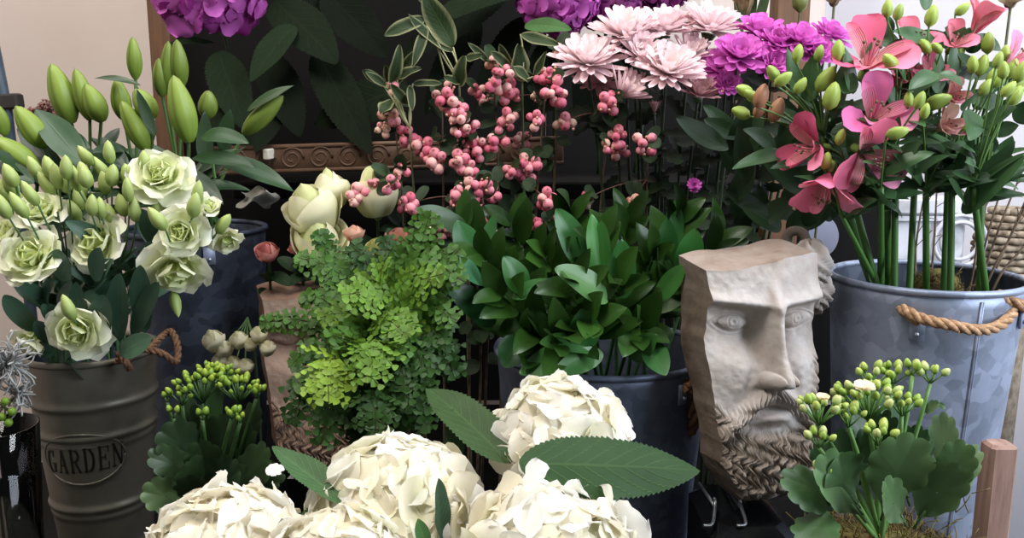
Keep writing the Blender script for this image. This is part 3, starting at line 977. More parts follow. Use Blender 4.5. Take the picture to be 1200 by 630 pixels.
def floret_mesh(name, cols, R, centre, mat, seed, curl=1.0):
    """four broad ruffled petals and a bead at the middle, facing +Z"""
    rnd.seed(seed)
    mb = MB()
    a0 = rnd.uniform(0, 1)
    for i in range(4):
        a = a0 + i * PI / 2 + rnd.uniform(-.14, .14)
        d = np.array([math.cos(a), math.sin(a), 0.28 + rnd.uniform(-.12, .16)])
        c = cols[rnd.randrange(len(cols))]
        leaf(mb, d * R * 0.05 + (0, 0, 0.0012 * (i % 2)), d, (0, 0, 1), R * rnd.uniform(.92, 1.08), R * rnd.uniform(.60, .72), a=.55, b=.42, bend=-rnd.uniform(.0, .75) * curl, cup=rnd.uniform(-.3, .25), wave=.10, wn=1.2, nu=11, nv=9, col=np.asarray(centre) * .5 + np.asarray(c) * .5, tip=c, jag=.045, twist=rnd.uniform(-.25, .25))
    mb.ball((0, 0, R * .06), R * .09, col=centre, nu=5, nv=6)
    mb.tube(np.array([(0, 0, 0), (0, 0, -R * .9)]), R * .035, 4, col=lin(190, 200, 140))
    return mb.mesh(name, mat)


WF = [floret_mesh('floret', WHITE[i % 4:] + WHITE[:1 + i % 3], 0.031, lin(214, 214, 150) if i % 4 == 0 else lin(240, 234, 208), M_WHITE, 100 + i) for i in range(8)]


def serrate_leaf(p0, p1, wpx, up, col, parent, bend=-.3, fold=.18, saw=26, mat=None, nu=105, label=None, tipc=None, wave=.04):
    mb = MB()
    L = np.linalg.norm(p1 - p0)
    leaf(mb, p0, p1 - p0, up, L * 1.03, wpx, a=.58, b=.80, bend=bend, fold=fold, wave=wave, wn=2, saw=saw, sawd=.12, nu=nu, nv=9, col=col, tip=tipc)
    return part('leaf', mb, mat or M_LEAF, parent, label)


def hydrangea(name, label, head, R, axis, n, fl, base, fsc, group, core, squash=.86, reach=1.95, stemcol=lin(70, 100, 50)):
    head = np.asarray(head, float)
    axis = nrm(axis)
    t = thing(name, label, 'hydrangea', base, group)
    neck = head - axis * R * .55
    part('stem', MB().tube(bez(base, neck, rv(.01), 12), np.linspace(.0042, .0034, 12), 7, stemcol), M_STEM, t)
    mb = MB()
    s, nn = frame(axis)
    Rm = np.stack([s, nn, axis], 1)
    mb.ball(head - axis * R * .1, (R * .74, R * .74, R * .62), Rm, 9, 14, core)
    for i in range(8):
        a = i * PI / 4
        mb.tube(bez(neck, head + (s * math.cos(a) + nn * math.sin(a)) * R * .55 - axis * R * .2, rv(.004), 6), .0016, 5, lin(150, 165, 100))
    hd = part('flower_head', mb, M_PETAL, t)
    for i in range(n):
        zc = 1 - (1 - math.cos(reach)) * (i + .5) / n
        ph = i * 2.39996 + rnd.uniform(-.18, .18)
        sn = math.sqrt(max(0, 1 - zc * zc))
        dl = np.array([sn * math.cos(ph), sn * math.sin(ph), zc])
        d = Rm @ dl
        pos = head + Rm @ (dl * np.array([1, 1, squash])) * R * rnd.uniform(.86, 1.0)
        inst('floret', fl[rnd.randrange(len(fl))], hd, pos, nrm(d + rv(.22)), fsc * rnd.uniform(.85, 1.12), rnd.uniform(0, 6))
    return t


rnd.seed(3)
HG_ = 'white hydrangeas at the front'
heads = [
    (655, 517, 88, .800, (.10, -.35, 1), 'white hydrangea with a lime green tinge, furthest back, between the two big toothed leaves'),
    (462, 603, 108, .735, (-.05, -.35, 1), 'brightest white hydrangea, just below the fern'),
    (266, 664, 112, .665, (-.25, -.45, 1), 'cream hydrangea nearest the GARDEN tin'),
    (394, 684, 100, .620, (.0, -.55, 1), 'cream hydrangea at the lower edge of the picture, between two other white heads'),
    (646, 672, 122, .660, (.15, -.45, 1), 'big cream hydrangea in front of the broad toothed leaf'),
]
WH = []
for i, (px, py, r, Y, ax, lab) in enumerate(heads):
    h = W(px, py, Y)
    R = r * S(px, py, Y)
    b = BH + np.array([(-.05 + .026 * i), .045 * math.cos(i * 2), -BH[2] + BOARD + .006])
    WH.append(hydrangea('white_hydrangea', lab, h, R * .80, ax, 56, WF, b, R / .081, HG_, lin(206, 200, 160)))
LG1, LG2 = lin(66, 94, 58), lin(44, 74, 44)
serrate_leaf(W(598, 543, .75), W(503, 443, .83), .027, (.5, -.8, .6), lin(52, 76, 40), WH[0], bend=-.25, fold=.22, label='broad toothed leaf slanting up beside the fern')
serrate_leaf(W(608, 543, .71), W(820, 546, .74), .033, (-.05, -.75, .75), lin(42, 68, 33), WH[4], bend=-.12, fold=-.12, saw=34, label='broad toothed leaf reaching towards the stone face')
serrate_leaf(W(412, 592, .69), W(322, 530, .76), .017, (.3, -.5, .8), lin(66, 96, 60), WH[2], bend=.1, fold=.35)
serrate_leaf(W(520, 632, .68), W(504, 560, .68), .013, (.85, -.5, .2), lin(50, 76, 54), WH[1], bend=.3, fold=.3)
serrate_leaf(W(530, 545, .78), W(536, 480, .80), .014, (.6, -.6, .4), lin(48, 74, 46), WH[0], bend=-.3)
serrate_leaf(W(500, 640, .66), W(488, 606, .655), .007, (.2, -.7, .4), lin(80, 120, 70), WH[1], bend=.2)
serrate_leaf(W(345, 640, .70), W(390, 585, .72), .016, (.0, -.7, .6), lin(50, 78, 48), WH[2], bend=-.2)
inst('floret', WF[2], bpy.data.objects[WH[2].children[1].name], W(322, 551, .68), (.1, -.5, 1), .24, 1)

# ================================================================== kalanchoe plants
rnd.seed(5)


def bud_mesh(name, col, tipc):
    mb = MB()
    prof = [(.05, 0), (.42, .12), (.62, .45), (.60, .85), (.45, 1.25), (.2, 1.55), (.02, 1.62)]
    mb.loft((0, 0, 0), (0, 0, 1), prof, 8, 4, .06, col=np.linspace(col, tipc, len(prof)))
    return mb.mesh(name, M_BUD)


KB = [bud_mesh('bud', lin(112, 148, 50), lin(196, 208, 110)), bud_mesh('bud', lin(92, 134, 44), lin(168, 192, 84)), bud_mesh('bud', lin(122, 156, 62), lin(214, 218, 150))]
KBD = [bud_mesh('bud', lin(92, 128, 40), lin(166, 186, 66)), bud_mesh('bud', lin(82, 118, 38), lin(140, 170, 56))]


def cluster(t, px, py, r, Y, root, n, meshes, scol, size):
    c = W(px, py, Y)
    R = r * S(px, py, Y)
    mb = MB()
    low = c - (0, 0, R * .9)
    mb.tube(bez(root, low, (rnd.uniform(-.01, .01), -.006, .01), 10), np.linspace(.0032, .0022, 10), 6, scol)
    spots = []
    for i in range(n):
        q = (i + .5) / n
        a = i * 2.4
        rr = R * math.sqrt(q)
        p = c + np.array([rr * math.cos(a), rr * .8 * math.sin(a), R * .35 * (1 - q) - R * .25 * rnd.random()])
        spots.append((p, nrm(p - low + (0, 0, R * .2) + rv(R * .25))))
        mb.tube(np.array([low, p]), .0011, 4, scol)
    st = part('flower_stalk', mb, M_STEM, t)
    for p, d in spots:
        inst('bud', meshes[rnd.randrange(len(meshes))], st, p, d, size * rnd.uniform(.8, 1.2), rnd.uniform(0, 6))
    return st


def succ_leaf(t, p0, p1, w, up, col, bend=.4, cup=.35, twist=0.0, scal=6, wave=.08):
    p0, p1 = np.asarray(p0), np.asarray(p1)
    L = np.linalg.norm(p1 - p0) * 1.06
    tt = nrm(p1 - p0)
    sd, nn = frame(tt, up)
    nt_ = 90
    th = np.linspace(0, 2 * PI, nt_, endpoint=False)
    lobes = 2 * scal - 1
    fade = np.clip((np.cos(th) + .75) / .5, 0, 1)
    edge_ = 1 - .20 * fade * (1 - np.sqrt(np.abs(np.cos(th * lobes / 2)))) * (lobes % 2 == 1)
    shape = edge_ * (1 - .16 * (1 - np.cos(th)) / 2)
    rho = np.array([.02, .2, .4, .58, .74, .87, .95, 1.0])[:, None]
    x = L * (.52 + .5 * rho * np.cos(th) * edge_)
    y = w * rho * np.sin(th) * shape * (.80 + .20 * np.cos(th))
    y *= np.clip(x / (L * .34), .22, 1) ** .8
    u_, v_ = x / L, y / w
    ph = rnd.uniform(0, 6)
    zo = bend * .45 * L * u_ ** 2 + cup * .55 * w * v_ ** 2 + wave * w * rho ** 2 * np.sin(3 * th + ph) + .03 * w * rho ** 6 * np.cos(th * lobes)
    x = x - .25 * abs(bend) * L * u_ ** 3 * .35
    zo = zo - bend * .45 * L * u_
    P = p0 + x[..., None] * tt + y[..., None] * sd + zo[..., None] * nn
    C = np.asarray(col) * (.82 + .30 * rho ** 8)[..., None] * np.ones((8, nt_, 1))
    mb = MB()
    mb.grid(P, C, uv=np.stack([u_ + 0 * v_, v_ * .5 + .5], -1), wrap=True)
    mb.tube(np.array([p0 - tt * L * .1, P[0].mean(0) - tt * L * .3]), .0016, 5, np.asarray(col) * 1.1)
    return part('leaf', mb, M_SUCC, t)


kp = W(1040, 616, .85)
kp[2] = .852
kal = thing('kalanchoe', 'healthy kalanchoe with yellow green buds in a mossy pot, in front of the tall bucket', 'potted plant', (kp[0], kp[1], BOARD))
part('pot', MB().loft((kp[0], kp[1], BOARD + .001), (0, 0, 1), [(.001, 0), (.050, 0), (.054, .01), (.072, .21), (.078, .212), (.080, .228), (.074, .230), (.070, .216), (.001, .214)], 40), M_TERRA, kal)
mb = MB()
mb.ball((kp[0], kp[1], .838), (.076, .076, .014), col=(1, 1, 1), nu=10, nv=30)
for i in range(700):
    a, r = rnd.uniform(0, 2 * PI), .080 * math.sqrt(rnd.random())
    p = np.array([kp[0] + r * math.cos(a), kp[1] + r * math.sin(a), .846])
    mb.tube(bez(p, p + rv(.018) + (.006 * math.cos(a), .006 * math.sin(a), .006), rv(.012), 5), .0007, 3)
ms = part('moss', mb, M_MOSS, kal, 'brown and yellow green moss on the pot')
ms['kind'] = 'stuff'
kroot = np.array([kp[0] - .005, kp[1] + .005, .85])
for px, py, r, dy, n in ((961, 476, 26, -.03, 15), (1020, 462, 36, .0, 26), (1022, 438, 20, .03, 9), (1048, 436, 16, .03, 8), (1070, 432, 9, .02, 4), (1091, 438, 13, .02, 6), (995, 486, 17, -.02, 8), (1030, 507, 17, -.05, 8), (960, 513, 13, -.05, 6), (1058, 472, 18, .0, 9), (967, 552, 8, -.06, 3), (990, 462, 14, .02, 7)):
    cluster(kal, px, py, r, .85 + dy, kroot, n, KB, lin(96, 134, 70), .0062)
mb = MB()
for q in range(14):
    a = q * 2.4
    d = np.array([math.cos(a), math.sin(a) * .7 - .2, .9 - q * .04])
    leaf(mb, W(1012, 456, .825), d, (0, -.4, 1), .012, .0048, a=.5, b=.3, bend=-.4, cup=.2, nu=5, nv=5, col=lin(246, 236, 206))
part('open_flower', mb, M_PETAL, kal, 'open cream flower')
mb = MB()
for q in range(9):
    a = q * 2.4
    leaf(mb, W(964, 468, .80), np.array([math.cos(a), math.sin(a) * .7 - .2, .8]), (0, -.4, 1), .008, .0034, a=.5, b=.3, bend=-.3, cup=.2, nu=5, nv=5, col=lin(240, 226, 190))
part('open_flower', mb, M_PETAL, kal, 'half open cream flower')
K1, K2, K3, K4 = lin(84, 114, 70), lin(62, 92, 52), lin(124, 152, 110), lin(42, 70, 36)
for (a, b, w, up, c, Ya, Yb, kw) in (
    ((1035, 600), (1062, 512), .040, (-.1, -1, .35), K1, .80, .775, dict(bend=-.2, cup=.25)),
    ((1075, 612), (1118, 545), .030, (-.2, -1, .5), K1, .80, .765, dict(bend=-.1, cup=.3)),
    ((1005, 590), (978, 545), .040, (.2, -1, .3), K2, .80, .78, dict(bend=.2, cup=.25)),
    ((1010, 605), (962, 540), .034, (.4, -.9, .4), K1, .80, .775, dict(bend=.1, cup=.3)),
    ((985, 592), (914, 566), .030, (.1, -.8, .7), K2, .82, .78, dict(bend=-.9, cup=-.15)),
    ((965, 590), (952, 640), .030, (-.5, -.8, .5), K2, .80, .75, dict(bend=-.2, cup=.1)),
    ((1045, 590), (1050, 540), .034, (.1, -1, .4), K2, .83, .81, dict(bend=.1, cup=.3)),
    ((1105, 562), (1106, 486), .019, (-.5, -.8, .2), K3, .86, .86, dict(bend=.3, cup=.3, scal=6)),
    ((1110, 590), (1125, 520), .026, (-.35, -.95, .2), K1, .85, .84, dict(bend=.05, cup=.15)),
    ((1100, 600), (1143, 524), .020, (-.6, -.8, .3), K3, .88, .89, dict(bend=.3, cup=.2)),
    ((1065, 585), (1052, 515), .026, (.75, -.6, .3), K2, .84, .83, dict(bend=.3, cup=.45)),
    ((1085, 580), (1085, 520), .024, (.5, -.8, .3), K2, .85, .84, dict(bend=.2, cup=.3)),
    ((1000, 580), (985, 505), .026, (.2, -.9, .4), K4, .87, .88, dict(bend=.2, cup=.3)),
    ((1030, 575), (1020, 500), .030, (.1, -.9, .4), K4, .89, .89, dict(bend=.2, cup=.3)),
    ((1060, 560), (1075, 500), .028, (-.1, -.9, .4), K4, .90, .90, dict(bend=.2, cup=.3)),
    ((990, 575), (955, 520), .022, (.3, -.9, .4), K4, .87, .86, dict(bend=.2, cup=.3)),
    ((1020, 540), (1000, 470), .022, (.3, -.9, .4), K4, .90, .92, dict(bend=.2, cup=.3)),
    ((1040, 540), (1048, 465), .020, (-.3, -.9, .4), lin(90, 122, 96), .90, .92, dict(bend=.2, cup=.4)),
    ((1098, 470), (1107, 478), .004, (-.3, -.9, .4), K1, .87, .87, dict(bend=.2, cup=.2)),
    ((1080, 487), (1098, 470), .007, (-.3, -.9, .4), K3, .87, .86, dict(bend=.2, cup=.2, scal=4)),
    ((1060, 612), (1035, 570), .026, (.1, -1, .6), K1, .79, .755, dict(bend=-.1, cup=.35)),
    ((1010, 560), (1040, 485), .022, (-.2, -.9, .4), K4, .86, .86, dict(bend=.2, cup=.3)),
):
    succ_leaf(kal, W(*a, Ya), W(*b, Yb), w, up, c, **kw)
# fine weed sprigs at the pot edge
mb = MB()
for a, b in (((1120, 600), (1138, 578)), ((1138, 578), (1160, 572)), ((1120, 600), (1112, 560)), ((1112, 565), (1104, 556)), ((1135, 600), (1128, 575)), ((1060, 615), (1045, 600))):
    mb.tube(bez(W(*a, .85), W(*b, .84), rv(.004), 6), .0007, 4, lin(120, 110, 80))
part('sprigs', mb, M_STEM, kal, 'thin dry sprigs')['kind'] = 'stuff'

kp2 = W(245, 600, .97)
kp2[2] = .80
kd = thing('kalanchoe', 'dark kalanchoe with tight green buds in the shade beside the GARDEN tin', 'potted plant', (kp2[0], kp2[1], BOARD))
part('pot', MB().loft((kp2[0], kp2[1], BOARD + .001), (0, 0, 1), [(.001, 0), (.045, 0), (.048, .01), (.060, .165), (.064, .167), (.064, .18), (.058, .18), (.056, .168), (.001, .166)], 36), M_TERRA, kd)
part('soil', MB().ball((kp2[0], kp2[1], .79), (.055, .055, .008), nu=6, nv=20), M_SOIL, kd)
kr2 = np.array([kp2[0], kp2[1], .80])
for px, py, r, dy, n in ((236, 448, 28, .0, 18), (262, 436, 14, .02, 9), (279, 452, 24, .0, 20), (245, 432, 13, .02, 8), (213, 462, 15, -.01, 7), (203, 484, 7, -.02, 2), (237, 487, 6, -.03, 2), (271, 484, 8, -.03, 4), (281, 490, 6, -.03, 3), (196, 466, 6, -.01, 2), (300, 460, 8, .0, 4)):
    cluster(kd, px, py, r, .95 + dy, kr2, n, KBD, lin(60, 90, 46), .0053)
D1, D2, D3 = lin(56, 78, 46), lin(42, 62, 36), lin(92, 116, 72)  # darker greens: the shade around this plant is put into its leaf colour
for (a, b, w, up, c, Ya, Yb, kw) in (
    ((232, 545), (196, 500), .033, (.3, -.9, .5), lin(52, 72, 46), .93, .90, dict(bend=.1, cup=.2)),
    ((235, 560), (178, 530), .024, (.3, -.9, .5), D1, .92, .89, dict(bend=-.2, cup=.2)),
    ((222, 595), (172, 570), .026, (.3, -.9, .4), D3, .90, .87, dict(bend=-.1, cup=.25)),
    ((245, 570), (215, 545), .030, (.2, -.9, .5), D1, .92, .88, dict(bend=-.1, cup=.2)),
    ((255, 560), (262, 490), .030, (.0, -.9, .4), D2, .95, .94, dict(bend=.1, cup=.3)),
    ((250, 560), (228, 480), .028, (.3, -.9, .4), D2, .97, .97, dict(bend=.1, cup=.3)),
    ((270, 570), (290, 500), .030, (-.2, -.9, .4), D2, .96, .95, dict(bend=.1, cup=.3)),
    ((270, 580), (315, 530), .032, (-.2, -.9, .5), D1, .94, .91, dict(bend=-.1, cup=.2)),
    ((262, 585), (295, 560), .030, (-.1, -.9, .6), D2, .92, .88, dict(bend=-.2, cup=.2)),
    ((250, 585), (240, 520), .032, (.1, -.9, .5), D1, .92, .89, dict(bend=.1, cup=.25)),
    ((245, 595), (275, 545), .032, (-.1, -.9, .5), lin(42, 66, 40), .91, .87, dict(bend=.0, cup=.3)),
    ((235, 600), (225, 560), .028, (.1, -.9, .5), D2, .90, .86, dict(bend=-.1, cup=.2)),
    ((255, 540), (250, 450), .012, (.3, -.9, .2), lin(70, 104, 60), .96, .95, dict(bend=.1, cup=.3)),
    ((275, 560), (330, 560), .026, (-.2, -.8, .6), D2, .95, .92, dict(bend=-.2, cup=.2)),
    ((240, 530), (215, 470), .022, (.3, -.9, .3), D2, .98, .99, dict(bend=.1, cup=.3)),
    ((275, 540), (300, 475), .022, (-.3, -.9, .3), D2, .98, .99, dict(bend=.1, cup=.3)),
):
    succ_leaf(kd, W(*a, Ya), W(*b, Yb), w, up, c, **kw)

# ================================================================== fern
rnd.seed(8)
FB_ = W(432, 560, 1.08)
fern = thing('fern', 'bright green fern with lacy fronds arching in front of the pinkish stone face', 'potted fern', (FB_[0], FB_[1], BOARD))
part('pot', MB().loft((FB_[0], FB_[1], BOARD + .001), (0, 0, 1), [(.001, 0), (.052, 0), (.066, .15), (.07, .152), (.07, .168), (.064, .168), (.062, .154), (.001, .152)], 36), M_TERRA, fern)
part('soil', MB().ball((FB_[0], FB_[1], BOARD + .15), (.06, .06, .008), nu=6, nv=20), M_SOIL, fern)
froot = np.array([FB_[0], FB_[1], BOARD + .155])


def frond(path_px, wpx, col, dens=1.0, lfs=1.0):
    P = [froot + rv(.012) * (1, 1, 0)] + [W(x, y, Yv) for x, y, Yv in path_px]
    P = smooth_path(P, 14)
    n = len(P)
    mb = MB()
    mb.tube(P, np.linspace(.0013, .0005, n), 4, lin(58, 46, 26))
    seg = np.concatenate([[0], np.cumsum(np.linalg.norm(np.diff(P, axis=0), axis=1))])
    Ls = seg[-1]
    wmax = wpx * S(430, 400, 1.0)
    s0 = max(Ls * .42, Ls - .21)
    k = 0
    pos = s0
    while pos < Ls:
        q = (pos - s0) / (Ls - s0)
        i = min(n - 2, int(np.searchsorted(seg, pos)))
        p = P[i] + (P[i + 1] - P[i]) * ((pos - seg[i]) / max(1e-6, seg[i + 1] - seg[i])) if seg[i + 1] > seg[i] else P[i]
        t = nrm(P[min(i + 1, n - 1)] - P[max(i - 1, 0)])
        sd, nn = frame(t, (0.05, -.75, .65))
        wl = wmax * (math.sin(PI * (0.16 + .80 * q)) ** .8) * rnd.uniform(.85, 1.1)
        for sg in (-1, 1):
            dr = nrm(sd * sg + t * .55 + rv(.12) - np.array([0, 0, .25]))
            m_ = max(2, int(wl / (.0062 * lfs)))
            ax = bez(p, p + dr * wl, np.array([0, 0, wl * .12]), m_ + 1)
            mb.tube(ax, .0005, 3, lin(60, 60, 26))
            for j in range(0, m_ + 1):
                for s2 in ((-1, 1) if j < m_ else (0,)):
                    d2 = nrm(dr * (.55 if s2 else 1) + t * .85 * s2 * 1.0 + rv(.22))
                    sz = (.0112 - .003 * j / m_) * lfs * rnd.uniform(.85, 1.15)
                    cc = np.asarray(col) * rnd.uniform(.75, 1.25)
                    leaf(mb, ax[j] - d2 * .001, d2, nn + rv(.3), sz, sz * .52, a=.8, b=.16, bend=rnd.uniform(-.5, .3), fold=.12, scal=3, scald=.25, nu=7, nv=5, col=cc * .9, tip=cc * 1.15)
        pos += .0105 * lfs / dens
        k += 1
    return part('frond', mb, M_FERN, fern)


F1, F2, F3, F4 = lin(96, 132, 44), lin(66, 104, 36), lin(46, 78, 30), lin(128, 158, 54)
for path, w, c in (
    (((455, 440, 1.03), (480, 330, 1.03), (505, 246, 1.05)), 30, F2),
    (((460, 430, 1.02), (498, 340, 1.01), (540, 290, 1.02)), 30, F2),
    (((450, 430, 1.02), (470, 345, 1.00), (520, 320, .98)), 32, F1),
    (((450, 440, 1.00), (455, 350, .98), (400, 345, .95)), 40, F1),
    (((445, 440, 1.00), (440, 370, .97), (480, 395, .93)), 42, F1),
    (((440, 430, 1.03), (410, 330, 1.05), (345, 300, 1.06)), 26, F2),
    (((435, 430, 1.06), (390, 310, 1.12), (372, 268, 1.13)), 24, lin(66, 104, 44)),
    (((430, 430, 1.02), (385, 355, 1.02), (350, 350, 1.02)), 24, F2),
    (((430, 450, 1.02), (370, 380, 1.04), (303, 378, 1.04)), 20, F2),
    (((430, 450, 1.00), (370, 410, .98), (345, 425, .97)), 22, F2),
    (((430, 460, .98), (390, 420, .93), (385, 472, .89)), 46, F4),
    (((440, 450, .98), (440, 400, .93), (430, 450, .89)), 42, F1),
    (((450, 460, .98), (480, 400, .95), (500, 450, .92)), 38, F3),
    (((460, 460, 1.0), (510, 400, .99), (535, 440, .98)), 34, F3),
    (((460, 460, 1.0), (500, 370, .99), (535, 375, .97)), 32, F2),
    (((430, 480, .98), (370, 440, .95), (345, 490, .92)), 36, F3),
    (((430, 490, .97), (400, 460, .92), (375, 520, .89)), 36, F3),
    (((440, 490, .97), (440, 460, .91), (440, 510, .88)), 40, F3),
    (((450, 490, .98), (480, 460, .93), (500, 500, .91)), 38, F3),
    (((455, 440, 1.03), (440, 330, 1.05), (410, 285, 1.06)), 28, F3),
    (((455, 440, 1.05), (460, 330, 1.08), (450, 275, 1.10)), 26, F3),
    (((460, 450, 1.04), (500, 350, 1.06), (530, 340, 1.06)), 28, F3),
    (((450, 450, 1.0), (430, 390, .97), (390, 395, .94)), 32, F2),
    (((455, 450, 1.0), (470, 380, .96), (460, 420, .92)), 36, F2),
    (((460, 440, 1.02), (485, 310, 1.02), (545, 330, 1.0)), 24, F2),
    (((445, 450, 1.0), (415, 370, .99), (375, 372, .98)), 24, F1),
    (((445, 470, .98), (400, 430, .95), (350, 455, .93)), 30, F2),
    (((455, 470, .98), (470, 430, .93), (475, 480, .90)), 38, F3),
    (((455, 450, 1.01), (495, 385, 1.0), (520, 400, .97)), 32, F3),
    (((450, 440, 1.01), (430, 340, 1.0), (455, 310, .98)), 28, F1),
):
    frond(path, w, c)

# ================================================================== white lisianthus in the GARDEN tin
rnd.seed(21)


def bloom(mb, c, axis, R, n, openness, cin, cout, tipc=None, wid=.5, ruff=.12, inner=8, curl=.9, jag=.03, dens=8):
    """spiral of petals: closed at the heart, open outside"""
    s, nn = frame(axis)
    ax = nrm(axis)
    for i in range(n):
        q = i / max(1, n - 1)
        a = i * 2.39996 + rnd.uniform(-.15, .15)
        rad = s * math.cos(a) + nn * math.sin(a)
        phi = math.radians(inner + (openness - inner) * q ** 1.15 + rnd.uniform(-5, 5))
        t = ax * math.cos(phi) + rad * math.sin(phi)
        L = R * (.80 + .32 * q) * rnd.uniform(.93, 1.07)
        w = R * (wid * .62 + wid * .5 * q)
        k = np.asarray(cin) * (1 - q) + np.asarray(cout) * q
        if i == 0:
            mb.ball(np.asarray(c) - ax * R * .12, (R * .30, R * .30, R * .42), np.stack([s, nn, ax], 1), 8, 10, np.asarray(cin) * .9)
        leaf(mb, np.asarray(c) - ax * R * .45 + rad * R * .05 * q, t, -rad + ax * .2 if phi < 1.2 else ax, L, w, a=.42, b=.27, bend=(.5 * (1 - q) - curl * q) * (1 if phi < 1.2 else -.3), cup=.55 - .35 * q, wave=ruff * (.4 + q), wn=1.6, nu=dens, nv=7, col=np.asarray(cin) * .55 + k * .45, tip=k if tipc is None else np.asarray(tipc) * q + k * (1 - q), jag=jag, twist=rnd.uniform(-.25, .25))


def sepal(mb, c, ax, R, n=5, col=lin(110, 140, 70), L=1.0, spread=50, w=.16):
    s, nn = frame(ax)
    for i in range(n):
        a = i * 2 * PI / n
        rad = s * math.cos(a) + nn * math.sin(a)
        ph = math.radians(spread + rnd.uniform(-12, 12))
        leaf(mb, c, nrm(ax) * math.cos(ph) + rad * math.sin(ph), ax, R * L, R * w, bend=.3, nu=6, nv=3, col=col)


def rosebud(mb, c, axis, R, flare, n, cin, cout, H=1.75, point=.2):
    """closed rose: a teardrop heart wrapped in overlapping petals whose rims turn out by flare"""
    s, nn = frame(axis, (.2, -1, .3))
    ax = nrm(axis)
    c = np.asarray(c) - ax * R * .85
    hh = np.linspace(0, 1, 14)
    prof = lambda h: R * (.30 + .50 * np.sin(PI * np.clip(h * .86 + .12, 0, 1)) ** .8) * (1 - (1 - point) * np.clip(h - .45, 0, 1) ** 1.3 * 1.7)
    mb.loft(c, ax, [(max(.0004, float(prof(h)) * (.93 if h < 1 else .2)), h * R * H) for h in hh] + [(.0003, R * H * 1.02)], 20, 3, .04, .12, col=np.asarray(cin))
    az = np.linspace(-1, 1, 15)
    for i in range(n):
        a0 = i * 2.4 + rnd.uniform(-.2, .2)
        span = rnd.uniform(1.15, 1.4)
        k = i / max(1, n - 1)
        top = rnd.uniform(.80, .98) - .16 * k
        P, C = [], []
        for h in hh:
            row, cr = [], []
            for q in az:
                hm = h * top * (1 - .30 * abs(q) ** 2.6)
                r = float(prof(hm)) * (1.03 + .05 * i) + R * (flare * (.35 + k) * h ** 3 * (1 - .4 * q * q) + .05 * abs(q) ** 2)
                r += R * .025 * math.sin(7 * q + i * 2) * h ** 2
                a = a0 + q * span
                row.append(c + ax * (hm * R * H - flare * R * .38 * k * h ** 5) + (s * math.cos(a) + nn * math.sin(a)) * r)
                cr.append(np.asarray(cin) * .92 * (1 - h) + np.asarray(cout) * h)
            P.append(row)
            C.append(cr)
        mb.grid(np.array(P), np.array(C))


LC_IN, LC_OUT, LC_TIP = lin(206, 218, 132), lin(238, 240, 206), lin(248, 247, 236)
LST = lin(70, 104, 66)


def bud_on(t, p, d, L, r, col, tipc, mat=None, name='bud', tw=.12):
    mb = MB()
    prof = [(r * .15, 0), (r * .6, L * .08), (r * .95, L * .28), (r, L * .45), (r * .8, L * .68), (r * .45, L * .88), (r * .05, L)]
    mb.loft(p, d, prof, 12, 5, .09, tw, col=np.linspace(np.asarray(col), np.asarray(tipc), len(prof)))
    s, nn = frame(d)
    for i in range(4):
        a = i * PI / 2
        rad = s * math.cos(a) + nn * math.sin(a)
        leaf(mb, np.asarray(p) + rad * r * .3, nrm(d) + rad * .42, -rad, L * .5, r * .28, bend=.4, nu=6, nv=3, col=lin(96, 136, 66))
    return part(name, mb, mat or M_BUD, t)


def blade(t, p0, p1, w, up, col, bend=0.0, fold=.25, a=.7, b=.9, mat=None, tip=None, wave=.05, twist=0, name='leaf', edge=None, label=None, side=0.0, nv=5, nu=14):
    mb = MB()
    d = np.asarray(p1) - np.asarray(p0)
    # aim so that the bent blade still ends at p1
    L = np.linalg.norm(d) * (1 + bend * bend / 24)
    s, n = frame(d, up)
    dd = nrm(nrm(d) * math.cos(bend / 2) - n * math.sin(bend / 2))
    leaf(mb, p0, dd, n, L, w, a=a, b=b, bend=bend, fold=fold, wave=wave, wn=1.5, nu=nu, nv=nv, col=col, tip=tip, twist=twist, edge=edge, side=side)
    return part(name, mb, mat or M_LEAFL, t, label)


